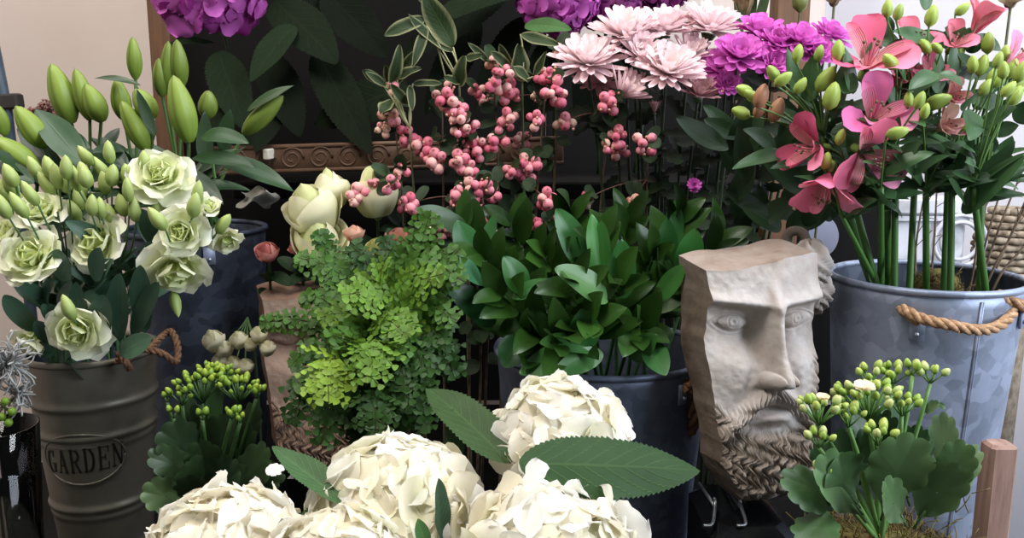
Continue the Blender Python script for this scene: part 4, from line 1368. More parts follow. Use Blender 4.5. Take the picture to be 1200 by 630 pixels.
LG = 'white lisianthus in the GARDEN tin'
lis = [  # px, py, R px, Y, axis, openness, petals, label, buds [(x, y, tilt)]
    (188, 204, 37, 1.06, (.12, -.75, .65), 72, 22, 'white lisianthus with the largest frilled bloom, topmost of those in the GARDEN tin', [(170, 190, .0), (150, 205, -.1), (183, 250, .3)]),
    (213, 271, 31, 1.02, (.05, -.95, .1), 62, 20, 'oval white lisianthus facing forward, directly under the topmost bloom', [(184, 256, -.5), (228, 240, .3)]),
    (206, 240, 22, 1.07, (-.1, -.8, .5), 60, 14, 'small white lisianthus squeezed between two larger blooms', []),
    (243, 244, 22, 1.08, (.35, -.4, .8), 30, 12, 'half open lisianthus on the side of the lilies', [(232, 226, .25), (262, 262, .7)]),
    (206, 318, 38, 1.03, (.2, -.75, -.62), 66, 18, 'greenish white lisianthus drooping in front of the dark zinc bucket', [(206, 356, 2.9)]),
    (48, 247, 29, 1.03, (.1, -.6, .75), 55, 20, 'rose shaped white lisianthus, upper of the pair beside the lily buds', [(35, 226, -.4), (12, 215, -.3), (78, 196, .1), (66, 206, .0)]),
    (34, 300, 37, .99, (-.05, -.8, .55), 72, 22, 'wide open white lisianthus with a lime heart, low beside the picture edge', [(22, 240, -.4), (2, 240, -.3)]),
    (6, 274, 28, 1.03, (-.35, -.6, .6), 60, 16, 'white lisianthus cut by the picture edge', [(12, 205, -.3), (4, 222, -.2)]),
    (112, 284, 36, 1.04, (-.2, -.85, .3), 66, 18, 'white lisianthus partly behind grey green leaves in the middle of the tin', [(86, 246, -.3), (118, 243, .05), (100, 207, -.1), (108, 240, .2)]),
    (90, 388, 36, .99, (.0, -.93, -.15), 74, 22, 'frilled white lisianthus hanging low over the tin rim', [(80, 360, -.2)]),
    (36, 400, 25, 1.00, (-.35, -.6, -.6), 32, 12, 'nearly closed lisianthus drooping beside the rim of the tin', []),
    (266, 281, 22, 1.12, (.3, -.5, -.5), 45, 12, 'dull lisianthus in shade against the dark zinc bucket', [(240, 272, .2)]),
    (74, 326, 26, 1.06, (.0, -.7, .5), 50, 14, 'lisianthus in the shade under the wide open bloom', []),
    (128, 200, 0, 1.06, (0, 0, 1), 0, 0, 'lisianthus stalk bearing only green buds, straight above the tin', [(128, 178, .05), (122, 214, .0), (132, 205, .25), (98, 202, -.15), (88, 208, -.1), (96, 218, .2), (78, 212, .2)]),
    (60, 190, 0, 1.08, (0, 0, 1), 0, 0, 'lisianthus stalk of small buds beneath the big lily buds', [(40, 196, -.3), (58, 196, -.2), (100, 182, -.5), (118, 196, -.5), (20, 232, -.3), (64, 225, .1), (93, 232, -.1), (54, 215, -.4)]),
    (160, 250, 0, 1.07, (0, 0, 1), 0, 0, 'lisianthus stalk with narrow buds beside the topmost bloom', [(150, 222, .05), (143, 240, -.1), (158, 245, .1), (130, 252, -.1)]),
]
for i, (px, py, r, Y, ax, op, npet, lab, buds) in enumerate(lis):
    ang = i * 2.4
    foot = BG + np.array([.03 * math.cos(ang), .03 * math.sin(ang), -HG + .02])
    t = thing('lisianthus', lab, 'flower', foot, LG)
    if r:
        c = W(px, py, Y)
        R = r * S(px, py, Y)
        mb = MB()
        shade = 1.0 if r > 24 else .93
        bloom(mb, c, ax, R, npet, op, LC_IN * shade, LC_OUT * shade, LC_TIP, wid=.62, ruff=.16, dens=9)
        part('bloom', mb, M_PETAL, t)
        mb = MB()
        sepal(mb, c - nrm(ax) * R * .5, nrm(ax), R * .8, 5, lin(112, 148, 78), .8, 60, .10)
        mb.ball(c - nrm(ax) * R * .48, R * .16, col=lin(130, 160, 90), nu=6, nv=8)
        part('calyx', mb, M_STEM, t)
        end = c - nrm(ax) * R * .5
        out = -nrm(ax) * .03
    else:
        end = W(px, py + 40, Y)
        out = np.zeros(3)
    gate = BG + np.array([.045 * math.cos(ang), .045 * math.sin(ang) - .01, .01])
    P = smooth_path([foot, gate, (gate * .35 + end * .65) + out * .6 + (0, 0, .012), end], 9)
    part('stem', MB().tube(P, np.linspace(.0024, .0017, len(P)), 6, LST), M_STEM, t)
    for bx, by, tl in buds:
        b = W(bx, by, Y - .02 + rnd.uniform(-.02, .03))
        d = nrm((math.sin(tl), -.25, math.cos(tl)))
        L, rr = rnd.uniform(.027, .036), rnd.uniform(.0066, .0086)
        b0 = b - d * L * .5
        j = int(len(P) * rnd.uniform(.6, .8))
        bd = bud_on(t, b0, d, L, rr, lin(134, 160, 76), lin(196, 210, 134))
        part('bud_stalk', MB().tube(bez(P[j], b0, (0, 0, -.012) + d * -.012, 8), .0011, 5, LST), M_STEM, bd)
    for k in range(4):
        j = int(len(P) * rnd.uniform(.30, .75))
        a = rnd.uniform(-2.9, .2)
        d = np.array([math.cos(a), math.sin(a) * .7, rnd.uniform(.3, 1.1)])
        blade(t, P[j], P[j] + nrm(d) * rnd.uniform(.05, .075), rnd.uniform(.009, .015), (-.2 * d[0], -.8, .4), lin(62, 92, 74) * rnd.uniform(.8, 1.2), bend=-rnd.uniform(.1, .8), fold=.2, b=.75)
LIS = [o for o in COL.objects if o.name.startswith('lisianthus')]
for k, (a, b, w, c, ow) in enumerate((((140, 415), (178, 395), .014, lin(88, 124, 98), 9), ((75, 330), (70, 292), .016, lin(78, 108, 88), 8), ((118, 400), (122, 345), .016, lin(64, 94, 76), 8), ((112, 330), (118, 290), .012, lin(64, 94, 78), 8), ((140, 400), (140, 320), .014, lin(56, 84, 66), 4), ((170, 390), (165, 310), .014, lin(52, 80, 62), 4), ((45, 390), (5, 345), .013, lin(60, 92, 72), 10), ((70, 405), (42, 375), .012, lin(58, 88, 72), 10), ((155, 395), (186, 330), .012, lin(50, 78, 58), 4), ((100, 410), (90, 330), .013, lin(48, 74, 58), 5))):
    blade(LIS[ow], W(*a, 1.02), W(*b, .985), w, (.1, -.9, .3), c, bend=-.3, fold=.15, b=.6)

# ================================================================== green lilies in the zinc bucket
rnd.seed(31)
LYG, LYT = lin(126, 152, 58), lin(152, 172, 82)


def lily_bud(t, base, tip, r, col, stem_from, tipc=None):
    base, tip = np.asarray(base), np.asarray(tip)
    d = tip - base
    L = np.linalg.norm(d)
    mb = MB()
    u = np.linspace(0, 1, 16)
    rad = r * (np.power(np.sin(PI * np.clip(u * .93 + .045, 0, 1)), .62)) * (1.04 - .34 * u)
    rad[-1] = r * .03
    seg = 36
    a = np.linspace(0, 2 * PI, seg, endpoint=False)
    s, n = frame(d, (0.25, -1, .3))
    dn = nrm(d)
    lob = 1 + .10 * np.abs(np.cos(1.5 * a)) ** .5 - .07 * np.exp(-((np.abs(((a + PI / 3) % (2 * PI / 3)) - PI / 3)) / .10) ** 2)
    sag = np.cross(s, dn) * 0
    P = np.array([base + d * uu + (rr * lob * np.cos(a))[:, None] * s + (rr * lob * np.sin(a))[:, None] * n for uu, rr in zip(u, rad)])
    groove = np.exp(-((np.abs(((a + PI / 3) % (2 * PI / 3)) - PI / 3)) / .14) ** 2)[None, :, None]
    base_c = np.asarray(col)[None, None] * (1 - .25 * (u[:, None, None]) * 0) + (np.asarray(tipc if tipc is not None else LYT) - col)[None, None] * (u ** 1.5)[:, None, None]
    C = base_c * (1 - .38 * groove)
    C = C * (1 - .35 * np.clip((u - .9) / .1, 0, 1)[:, None, None])
    mb.grid(P, C, wrap=True)
    b = part('bud', mb, M_BUD, t)
    part('bud_stalk', MB().tube(bez(stem_from, base + dn * .004, -dn * .02, 8), .0026, 6, lin(66, 96, 44)), M_STEM, b)


lil = [
    ('lily stem with a cut off bud at the picture edge, lowest of the green lilies', (25, 260), 1.16, [((45, 200), (-10, 160), 16), ((6, 158), (-4, 122), 10)]),
    ('lily stem whose wide bud leans over the lisianthus, in front of the brown heather', (70, 230), 1.18, [((53, 172), (18, 124), 16)]),
    ('lily stem with a tall fat bud against the pale wall, beside a pair of buds', (100, 220), 1.26, [((84, 144), (60, 74), 17), ((106, 140), (88, 80), 13), ((120, 142), (100, 98), 15)]),
    ('lily stem carrying the single highest bud against the pale wall', (160, 220), 1.28, [((159, 92), (155, 43), 10), ((146, 140), (136, 92), 13)]),
    ('lily stem with pale buds just above the topmost lisianthus', (165, 220), 1.22, [((172, 176), (142, 118), 14), ((180, 138), (158, 104), 15)]),
    ('lily stem with the brightest upright bud, beside the purple hydrangea', (215, 215), 1.20, [((222, 166), (203, 88), 18)]),
    ('lily stem with three dark buds in front of the brown upright', (210, 200), 1.32, [((190, 112), (186, 68), 11), ((197, 108), (197, 48), 11), ((212, 102), (207, 46), 12)]),
    ('lily stem with a bud lying back under the hydrangea leaves', (255, 225), 1.32, [((286, 156), (332, 112), 13), ((243, 138), (244, 106), 13)]),
]
LILY = []
for i, (lab, fk, Y, buds) in enumerate(lil):
    ang = i * 2.4
    foot = BL + np.array([.05 * math.cos(ang), .05 * math.sin(ang), -(BL[2] - BOARD) + .01])
    t = thing('lily', lab, 'flower', foot, 'green budded lilies')
    LILY.append(t)
    fork = W(*fk, Y)
    P = smooth_path([foot, BL + np.array([.05 * math.cos(ang), .05 * math.sin(ang) - .01, .0]), fork], 9)
    part('stem', MB().tube(P, np.linspace(.005, .0036, len(P)), 8, lin(60, 90, 44)), M_STEM, t)
    for (a, b, r) in buds:
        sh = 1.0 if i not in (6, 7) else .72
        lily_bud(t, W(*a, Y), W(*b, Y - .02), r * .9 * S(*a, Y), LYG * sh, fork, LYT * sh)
    for k in range(5):
        a = rnd.uniform(0, 2 * PI)
        d = np.array([math.cos(a), math.sin(a) * .6 - .3, rnd.uniform(-.1, .9)])
        p = P[int(len(P) * rnd.uniform(.72, .98))]
        blade(t, p, p + nrm(d) * rnd.uniform(.08, .12), rnd.uniform(.010, .015), (-.2 * d[0], -.6, .8), lin(40, 66, 38) * rnd.uniform(.7, 1.2), bend=-rnd.uniform(.2, .9), fold=.25)
for (ow, a, b, w, Ya, Yb, c, bend) in (
    (1, (100, 195), (42, 128), .022, 1.14, 1.20, lin(56, 84, 58), -.3), (2, (105, 175), (60, 150), .012, 1.17, 1.2, lin(38, 62, 40), -.3),
    (3, (150, 175), (108, 178), .012, 1.2, 1.16, lin(36, 58, 36), -.5), (3, (180, 165), (158, 98), .010, 1.27, 1.28, lin(34, 60, 34), -.3),
    (4, (165, 100), (110, 92), .006, 1.25, 1.25, lin(48, 70, 40), -.7), (4, (182, 160), (160, 104), .008, 1.17, 1.18, lin(34, 56, 32), .2),
    (5, (235, 160), (292, 168), .016, 1.20, 1.17, lin(42, 72, 40), -.6), (5, (225, 185), (300, 196), .014, 1.19, 1.15, lin(36, 64, 36), -.5),
    (6, (250, 185), (345, 225), .017, 1.22, 1.15, lin(38, 70, 40), -.5), (7, (262, 180), (270, 128), .014, 1.27, 1.27, lin(34, 58, 32), -.2),
    (7, (240, 195), (240, 130), .013, 1.25, 1.27, lin(32, 54, 30), .2), (7, (290, 130), (345, 100), .010, 1.30, 1.30, lin(50, 72, 40), -.4),
    (5, (215, 200), (262, 240), .014, 1.17, 1.13, lin(30, 54, 32), -.5), (4, (150, 200), (118, 160), .012, 1.17, 1.2, lin(34, 56, 36), -.3),
    (2, (120, 180), (140, 150), .011, 1.2, 1.22, lin(32, 54, 34), -.3), (0, (40, 215), (-10, 190), .014, 1.13, 1.13, lin(48, 76, 48), -.3), (1, (80, 215), (20, 150), .016, 1.16, 1.22, lin(40, 64, 42), -.2)):
    blade(LILY[ow], W(*a, Ya), W(*b, Yb), w, (.1, -.7, .7), c, bend=bend, fold=.2)

# ================================================================== roses between the bucket and the fern
rnd.seed(41)
RI, RO, RT = lin(212, 216, 158), lin(232, 228, 186), lin(240, 234, 204)


def rose(lab, px, py, R_px, Y, ax, n, op, cin, cout, ctip, foot, name='rose', cat='rose', group=None, inner=4, curl=.8, wid=.62):
    c = W(px, py, Y)
    R = R_px * S(px, py, Y)
    t = thing(name, lab, cat, foot, group)
    mb = MB()
    rosebud(mb, c, ax, R * (.76 if py > 260 else .84), op / 70, max(3, n // 2), cin, ctip, point=.08 if op < 12 else .34, H=2.0 if op < 24 else 1.65)
    part('bloom', mb, M_PETAL, t)
    mb = MB()
    e = c - nrm(ax) * R * .78
    sepal(mb, e, nrm(ax), R, 5, lin(92, 124, 60), .7, 70, .12)
    mb.ball(e - nrm(ax) * R * .06, R * .16, col=lin(96, 126, 64), nu=6, nv=8)
    part('calyx', mb, M_STEM, t)
    P = smooth_path([foot, foot * .3 + e * .7 + (rnd.uniform(-.01, .01), .01, -.01), e], 8)
    part('stem', MB().tube(P, .0024, 6, lin(52, 78, 40)), M_STEM, t)
    for k in range(4):
        p = P[int(len(P) * rnd.uniform(.6, .9))]
        d = rv(1) * (1, .6, .5) + (0, -.3, .1)
        blade(t, p, p + nrm(d) * rnd.uniform(.035, .05), .012, (0, -.6, .8), lin(38, 62, 36), bend=-.4, b=.6, mat=M_LEAF)
    return t


RF = lambda dx: np.array([W(380 + dx, 300, 1.46)[0], 1.46 + .0005 * dx, BOARD + .002])
rose('tall white rose opening at the top, behind the lacy fern tips', 366, 246, 36, 1.30, (-.25, -.35, .9), 13, 22, RI, RO, RT, RF(-30), group='white roses', curl=.4, wid=.8)
rose('broad white rose below the opening one, its side crossed by fern', 372, 278, 38, 1.285, (.1, -.5, .75), 12, 34, RI, RO, RT, RF(-10), group='white roses', curl=.5, wid=.8)
rose('pointed white rose bud in front of the carved rail', 387, 222, 27, 1.33, (-.12, -.15, 1), 9, 11, RI, RO, RT, RF(10), group='white roses', curl=-.5, inner=2, wid=.85)
r4 = rose('white rose with a folded back outer petal, touching the snowberries', 440, 228, 32, 1.33, (-.05, -.2, 1), 11, 16, RI, RO, RT, RF(40), group='white roses', curl=-.1, inner=2, wid=.8)
mb = MB()
leaf(mb, W(434, 232, 1.31), W(425, 186, 1.31) - W(434, 232, 1.31), (-.6, -.7, 0), .052, .015, a=.5, b=.3, bend=-.9, cup=.6, nu=14, nv=9, col=RO, tip=RI)
part('folded_petal', mb, M_PETAL, r4)
PKI, PKO = lin(196, 110, 104), lin(222, 158, 146)
for lab, px, py, r, Y, ax, ci, co, dx in (
    ('little pink rose with open frilled petals, in the dark beside the zinc bucket', 313, 294, 17, 1.28, (0, -.5, .8), PKI, PKO, -55),
    ('little pink rose showing only its edge under the broad white rose', 346, 288, 12, 1.30, (-.5, -.3, .6), lin(206, 120, 130), PKO, -40),
    ('peach rosebud above the fern, under the white rose with the folded petal', 415, 272, 15, 1.25, (-.1, -.2, 1), lin(206, 152, 128), lin(224, 184, 160), 0),
    ('dusky brown pink rosebud half behind the tallest fern frond', 468, 276, 17, 1.22, (.1, -.3, 1), lin(158, 102, 84), lin(178, 122, 102), 60),
    ('yellow green rosebud sunk in the fern', 441, 288, 15, 1.20, (-.2, -.5, .8), lin(170, 172, 100), lin(196, 192, 126), 50),
):
    rose(lab, px, py, r, Y, ax, 10, 30, ci, co, co * 1.05, RF(dx), 'spray_rose', 'rose', 'small roses behind the fern', curl=.5)
# spray of small white buds between the dark kalanchoe and the pinkish face
foot = np.array([W(300, 400, 1.22)[0], 1.22, BOARD + .002])
t = thing('white_spray_rose', 'spray of small closed cream buds hanging beside the pinkish stone face', 'rose', foot)
fk = W(290, 372, 1.19)
part('stem', MB().tube(smooth_path([foot, W(300, 430, 1.215), fk], 8), .002, 6, lin(48, 72, 38)), M_STEM, t)
for bx, by, tx, ty in ((255, 412, 244, 385), (266, 418, 258, 398), (282, 408, 276, 387), (262, 432, 254, 412), (274, 436, 270, 416), (288, 438, 286, 419), (303, 400, 302, 382), (313, 416, 313, 398), (294, 410, 292, 396)):
    a, b = W(bx, by, 1.13), W(tx, ty, 1.12)
    mb = MB()
    d = nrm(b - a)
    L = np.linalg.norm(b - a)
    rosebud(mb, a + d * L * .5, d, L * .44, .18, 4, lin(222, 218, 172), lin(246, 240, 214), H=1.9)
    bd = part('bud', mb, M_PETAL, t)
    mb = MB()
    sepal(mb, a + d * L * .15, d, L * .5, 5, lin(98, 128, 66), 1.0, 35, .22)
    mb.tube(bez(fk, a + d * L * .2, (0, -.01, -.015), 7), .0011, 5, lin(70, 100, 54))
    part('calyx', mb, M_STEM, bd)

# ================================================================== far edge: glass vase of silvery dried sprigs
vc = W(-2, 560, .94)
vc[2] = BOARD
zt = W(12, 500, .94)[2]
t = thing('glass_vase', 'clear glass vase at the picture edge beside the GARDEN tin', 'vase', vc)
H = zt - BOARD
part('glass', MB().loft(vc + (0, 0, .001), (0, 0, 1), [(.001, 0), (.042, 0), (.044, .006), (.040, H * .5), (.048, H), (.0465, H), (.0385, H * .5), (.042, .012), (.001, .012)], 40), M_GLASS, t)
rnd.seed(51)
GY = lin(146, 146, 144)
for lab, px, py, Y in (('frosted silver grey dried sprig above the glass vase, full and curly', 6, 425, .95), ('thinner silver grey dried sprig drooping towards the tin', 22, 462, .96)):
    c = W(px, py, Y)
    foot = vc + np.array([rnd.uniform(-.02, .02), rnd.uniform(-.02, .02), .02])
    d = thing('silver_sprig', lab, 'dried sprig', foot, 'dried sprigs in the glass vase')
    part('stem', MB().tube(smooth_path([foot, (vc[0], vc[1], zt - .02), c], 8), .0016, 5), M_TWIG, d)
    mb = MB()
    for k in range(120 if px < 10 else 50):
        dd = nrm(rv() * (1, 1, 1.3))
        R = rnd.uniform(.012, .034) * (1 if px < 10 else .8)
        p = c + dd * R * .3
        mb.tube(bez(c, p + dd * R, rv(.016), 7), .0011, 4, GY * rnd.uniform(.7, 1.4))
    part('curly_foliage', mb, M_STEM, d)['kind'] = 'stuff'
foot = vc + np.array([.0, .01, .02])
t = thing('berry_sprig', 'green berry sprig standing in the glass vase', 'dried sprig', foot)
part('stem', MB().tube(smooth_path([foot, (vc[0], vc[1], zt), W(10, 480, .95)], 8), .0016, 5, lin(58, 70, 30)), M_STEM, t)
for px, py in ((10, 495), (6, 470), (2, 488), (14, 482)):
    part('berry', MB().ball(W(px, py, .93), .0048, col=lin(100, 130, 40)), M_BERRY, t)
    part('leaf', MB().tube(bez(W(px, py, .935), W(8, 500, .95), rv(.004), 4), .001, 4, lin(58, 70, 30)), M_STEM, t).name = 'berry_stalk'
# brown heather behind the lily buds
foot = np.array([W(52, 160, 1.66)[0], 1.66, BOARD + .001])
t = thing('dried_heather', 'tuft of brown dried heather behind the lily buds, against the pale wall', 'dried flower', foot)
part('stem', MB().tube(np.array([foot, W(52, 180, 1.66), W(54, 140, 1.66)]), .004, 5), M_TWIG, t)
mb = MB()
for k in range(70):
    a = rnd.uniform(-1, 1)
    p = W(54 + a * 22, 120 + 14 * abs(a) + rnd.uniform(0, 8), 1.66 + rnd.uniform(-.03, .03))
    mb.tube(bez(W(54, 150, 1.66), p, rv(.01), 6), .0009, 3, lin(100, 70, 60))
    for q in range(5):
        mb.ball(p + rv(.008), .0028, nu=4, nv=5, col=lin(120, 82, 74) * rnd.uniform(.7, 1.3))
part('tuft', mb, M_STEM, t)['kind'] = 'stuff'

# ================================================================== ruscus in the wide bucket
rnd.seed(61)
RUS = []
rus = [  # tip px, Y, label
    (540, 262, 1.16, 'ruscus stem leaning furthest towards the fern'),
    (565, 300, 1.10, 'ruscus stem with long dark leaves touching the fern'),
    (600, 262, 1.20, 'ruscus stem standing up behind the fern side of the wide bucket'),
    (585, 345, 1.05, 'low ruscus stem arching over the bucket towards the fern'),
    (640, 300, 1.12, 'ruscus stem with upright leaves a little in from the fern'),
    (668, 250, 1.16, 'ruscus stem with a tall leaf covering the lowest pink berries'),
    (672, 330, 1.03, 'ruscus stem carrying the shiniest broad pale leaf at the middle of the bunch'),
    (655, 400, 1.01, 'short ruscus stem with two leaves hanging over the bucket rim'),
    (700, 280, 1.12, 'ruscus stem with a narrow bright leaf standing straight up mid bunch'),
    (722, 330, 1.06, 'ruscus stem at the front with fanned dark leaves'),
    (735, 262, 1.20, 'ruscus stem standing tallest behind the middle of the bunch'),
    (765, 300, 1.13, 'ruscus stem with pointed leaves near the large stone face'),
    (795, 255, 1.24, 'ruscus stem with the highest leaf tip, behind the large stone face'),
    (790, 330, 1.12, 'ruscus stem pressed against the cut side of the large stone face'),
    (750, 385, 1.05, 'low ruscus stem lying along the rim beside the large stone face'),
    (840, 285, 1.26, 'ruscus stem peeping out above the flat top of the stone face'),
    (690, 375, 1.02, 'ruscus stem with one large dark oval leaf just above the rim'),
    (620, 390, 1.03, 'shaded ruscus stem low beside the fern'),
]
for i, (px, py, Y, lab) in enumerate(rus):
    ang, rr = i * 2.4, .75 * RM * math.sqrt((i + .5) / len(rus))
    foot = BM + np.array([rr * .8 * math.cos(ang), rr * .8 * math.sin(ang), -(BM[2] - BOARD) + .008])
    t = thing('ruscus', lab, 'foliage stem', foot, 'ruscus in the wide bucket')
    RUS.append(t)
    tip = W(px, py, Y)
    rim = np.array([tip[0], tip[1], 0]) * .62 + BM * (.38, .38, 0)
    o = rim - BM
    rl = math.hypot(o[0], o[1])
    if rl > RM * .80:
        o *= RM * .80 / rl
    rim = np.array([BM[0] + o[0], BM[1] + o[1], BM[2] + .008])
    P = smooth_path([foot, rim, rim * .4 + tip * .6 + np.array([0, 0, .012]), tip], 9)
    n = len(P)
    part('stem', MB().tube(P, np.linspace(.003, .0014, n), 6, lin(44, 84, 40)), M_STEM, t)
    j0 = 12
    cnt = 9
    for k in range(cnt):
        q = k / (cnt - 1)
        j = min(n - 1, int(j0 + (n - 1 - j0) * q))
        tt = nrm(P[min(j + 1, n - 1)] - P[max(j - 1, 0)])
        sd, nn = frame(tt, (0, -1, .4))
        sg = 1 if k % 2 else -1
        spread = .95 - .55 * q
        d = nrm(tt * .8 + sd * sg * spread + nn * rnd.uniform(.0, .6) + rv(.22))
        Ls = rnd.uniform(.062, .088) * (1 - .2 * q)
        c = lin(43, 75, 25) * rnd.uniform(.5, 1.2)
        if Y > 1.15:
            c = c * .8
        blade(t, P[j], P[j] + d * Ls, Ls * rnd.uniform(.20, .27), (-.15 * sg, -.75, .6), c, bend=-rnd.uniform(-.2, .8), fold=.18, a=.62, b=.85, mat=M_LEAFG, twist=rnd.uniform(-.3, .3), nu=16)
for (ow, a, b, w, up, Ya, Yb, c, bend) in (
    (6, (712, 352), (650, 314), .021, (.3, -.7, .6), 1.02, 1.0, lin(74, 112, 62), -.5), (7, (690, 405), (608, 438), .019, (.3, -.7, .7), 1.03, .99, lin(70, 118, 62), -.3),
    (7, (700, 408), (632, 402), .017, (.2, -.6, .8), 1.03, .99, lin(62, 110, 54), -.4), (16, (688, 410), (680, 362), .021, (.1, -1, .2), 1.02, 1.0, lin(44, 90, 40), .1),
    (16, (706, 412), (648, 440), .016, (.3, -.7, .7), 1.02, .985, lin(72, 116, 62), -.3), (9, (730, 350), (728, 280), .019, (.2, -1, .1), 1.06, 1.05, lin(46, 96, 42), .1),
    (8, (702, 322), (693, 250), .014, (.5, -1, .0), 1.08, 1.08, lin(66, 124, 56), .1), (8, (708, 322), (705, 258), .012, (-.5, -1, .0), 1.08, 1.08, lin(54, 108, 46), .1),
    (5, (690, 318), (652, 244), .021, (.2, -.9, .4), 1.10, 1.10, lin(52, 100, 50), -.2), (11, (800, 325), (815, 268), .020, (.1, -1, .2), 1.12, 1.11, lin(48, 100, 42), .0),
    (11, (778, 330), (782, 255), .018, (.1, -1, .2), 1.14, 1.13, lin(36, 80, 34), .0), (13, (770, 352), (803, 310), .014, (-.4, -.9, .4), 1.08, 1.06, lin(60, 110, 50), -.2),
    (0, (560, 310), (535, 258), .020, (.4, -.9, .3), 1.10, 1.12, lin(34, 82, 36), .1), (0, (566, 300), (580, 250), .012, (-.6, -.8, .1), 1.10, 1.12, lin(36, 86, 36), .1),
    (1, (565, 332), (518, 300), .015, (.2, -.7, .7), 1.05, 1.02, lin(50, 96, 62), -.6), (1, (580, 380), (522, 330), .020, (.3, -.8, .5), 1.06, 1.03, lin(28, 66, 32), -.2),
    (4, (616, 345), (590, 300), .018, (.3, -.8, .5), 1.05, 1.05, lin(44, 92, 38), -.1), (4, (600, 348), (650, 330), .013, (.1, -.7, .7), 1.05, 1.03, lin(48, 100, 44), -.3),
    (14, (760, 400), (780, 440), .017, (-.2, -.8, .5), 1.05, .99, lin(50, 92, 46), -.2), (14, (740, 420), (770, 392), .016, (-.2, -.9, .5), 1.05, 1.02, lin(56, 104, 48), -.2),
    (12, (790, 290), (790, 234), .015, (.1, -1, .1), 1.22, 1.23, lin(40, 86, 38), .0), (17, (610, 395), (590, 430), .02, (.2, -.8, .6), 1.03, 1.0, lin(30, 66, 32), -.3)):
    blade(RUS[ow], W(*a, Ya), W(*b, Yb), w, up, c, bend=bend, fold=.16, a=.58, b=.7, mat=M_LEAFG, nu=18, nv=7)

# ================================================================== snowberry branches
rnd.seed(71)


def berry_mesh(name, col, blush, eye):
    mb = MB()
    th = np.linspace(.04, PI - .04, 9)
    P = np.array([[(math.sin(a) * math.cos(p), math.sin(a) * math.sin(p), math.cos(a)) for p in np.linspace(0, 2 * PI, 12, endpoint=False)] for a in th])
    C = np.array([np.asarray(eye) if a < .3 else np.asarray(blush) * (1 - k) + np.asarray(col) * k for a in th for k in [min(1, max(0, (a - .3) / 1.6))]])
    mb.grid(P, C, wrap=True)
    return mb.mesh(name, M_BERRY)


EYE = lin(110, 50, 50)
BPK = [berry_mesh('berry', lin(228, 142, 156), lin(214, 110, 128), EYE), berry_mesh('berry', lin(232, 160, 168), lin(220, 130, 144), EYE), berry_mesh('berry', lin(220, 124, 144), lin(206, 96, 120), EYE), berry_mesh('berry', lin(232, 190, 180), lin(220, 150, 148), EYE)]
BPL = [berry_mesh('berry', lin(226, 190, 168), lin(212, 150, 134), EYE), berry_mesh('berry', lin(230, 208, 186), lin(216, 170, 150), EYE)]
sno = [  # label, base px, clusters [(x, y, r px, n, pale)]
    ('snowberry branch nearest the variegated leaves, its first berries peach', 500, [(458, 135, 11, 6, 1), (447, 152, 9, 5, 1), (480, 160, 14, 7, 0), (460, 103, 7, 4, 1)], 1.37),
    ('snowberry branch with a fat bunch where the variegated stems cross', 515, [(518, 112, 17, 9, 0), (535, 128, 14, 7, 0), (512, 188, 13, 8, 0), (495, 172, 13, 7, 0)], 1.36),
    ('snowberry branch in the middle with the deepest pink bunches', 545, [(542, 146, 17, 9, 0), (560, 172, 16, 10, 0), (548, 198, 13, 7, 0), (536, 188, 11, 5, 0)], 1.34),
    ('snowberry branch rising highest, its tip against the dark hydrangea leaves', 585, [(578, 72, 8, 5, 1), (586, 92, 17, 9, 0), (598, 110, 13, 7, 0), (598, 140, 12, 6, 0), (584, 165, 13, 7, 0)], 1.36),
    ('snowberry branch hanging low over the bright fern', 555, [(545, 228, 17, 11, 0), (556, 250, 14, 8, 0), (520, 268, 11, 8, 0), (478, 240, 11, 7, 0), (508, 262, 9, 4, 1)], 1.29),
    ('snowberry branch whose small berries touch the white roses', 470, [(424, 222, 10, 5, 0), (440, 215, 8, 3, 0), (458, 216, 9, 4, 0), (415, 232, 9, 4, 0), (470, 200, 9, 5, 1)], 1.29),
    ('snowberry branch under the lowest pink chrysanthemum bloom', 640, [(640, 90, 13, 7, 0), (652, 108, 15, 8, 0), (628, 140, 10, 5, 0), (622, 190, 11, 6, 0), (615, 208, 9, 4, 0)], 1.34),
    ('snowberry branch with berries resting on a pink chrysanthemum', 700, [(714, 121, 14, 7, 0), (662, 143, 11, 6, 1), (725, 160, 12, 6, 0), (726, 178, 9, 5, 0), (712, 172, 6, 2, 1)], 1.34),
    ('snowberry branch ending in one clear bunch of five pink berries on black', 745, [(759, 168, 15, 5, 0), (744, 238, 9, 5, 1), (686, 234, 9, 4, 1)], 1.33),
    ('snowberry branch fading into the shade above the ruscus', 640, [(640, 234, 11, 7, 0), (628, 262, 8, 4, 0), (655, 258, 7, 3, 0), (600, 200, 9, 5, 0), (575, 225, 10, 5, 0)], 1.33),
    ('snowberry branch with three berries dangling beside the fern and ruscus', 560, [(548, 302, 9, 4, 0), (530, 290, 6, 2, 1), (575, 265, 10, 5, 0), (565, 218, 11, 6, 0)], 1.24),
    ('snowberry branch in the dark behind the other bunches', 610, [(570, 120, 9, 5, 0), (612, 165, 10, 5, 0), (560, 105, 8, 4, 0), (630, 112, 8, 4, 1), (655, 60, 6, 3, 1)], 1.40),
]
SL = lin(44, 62, 36)
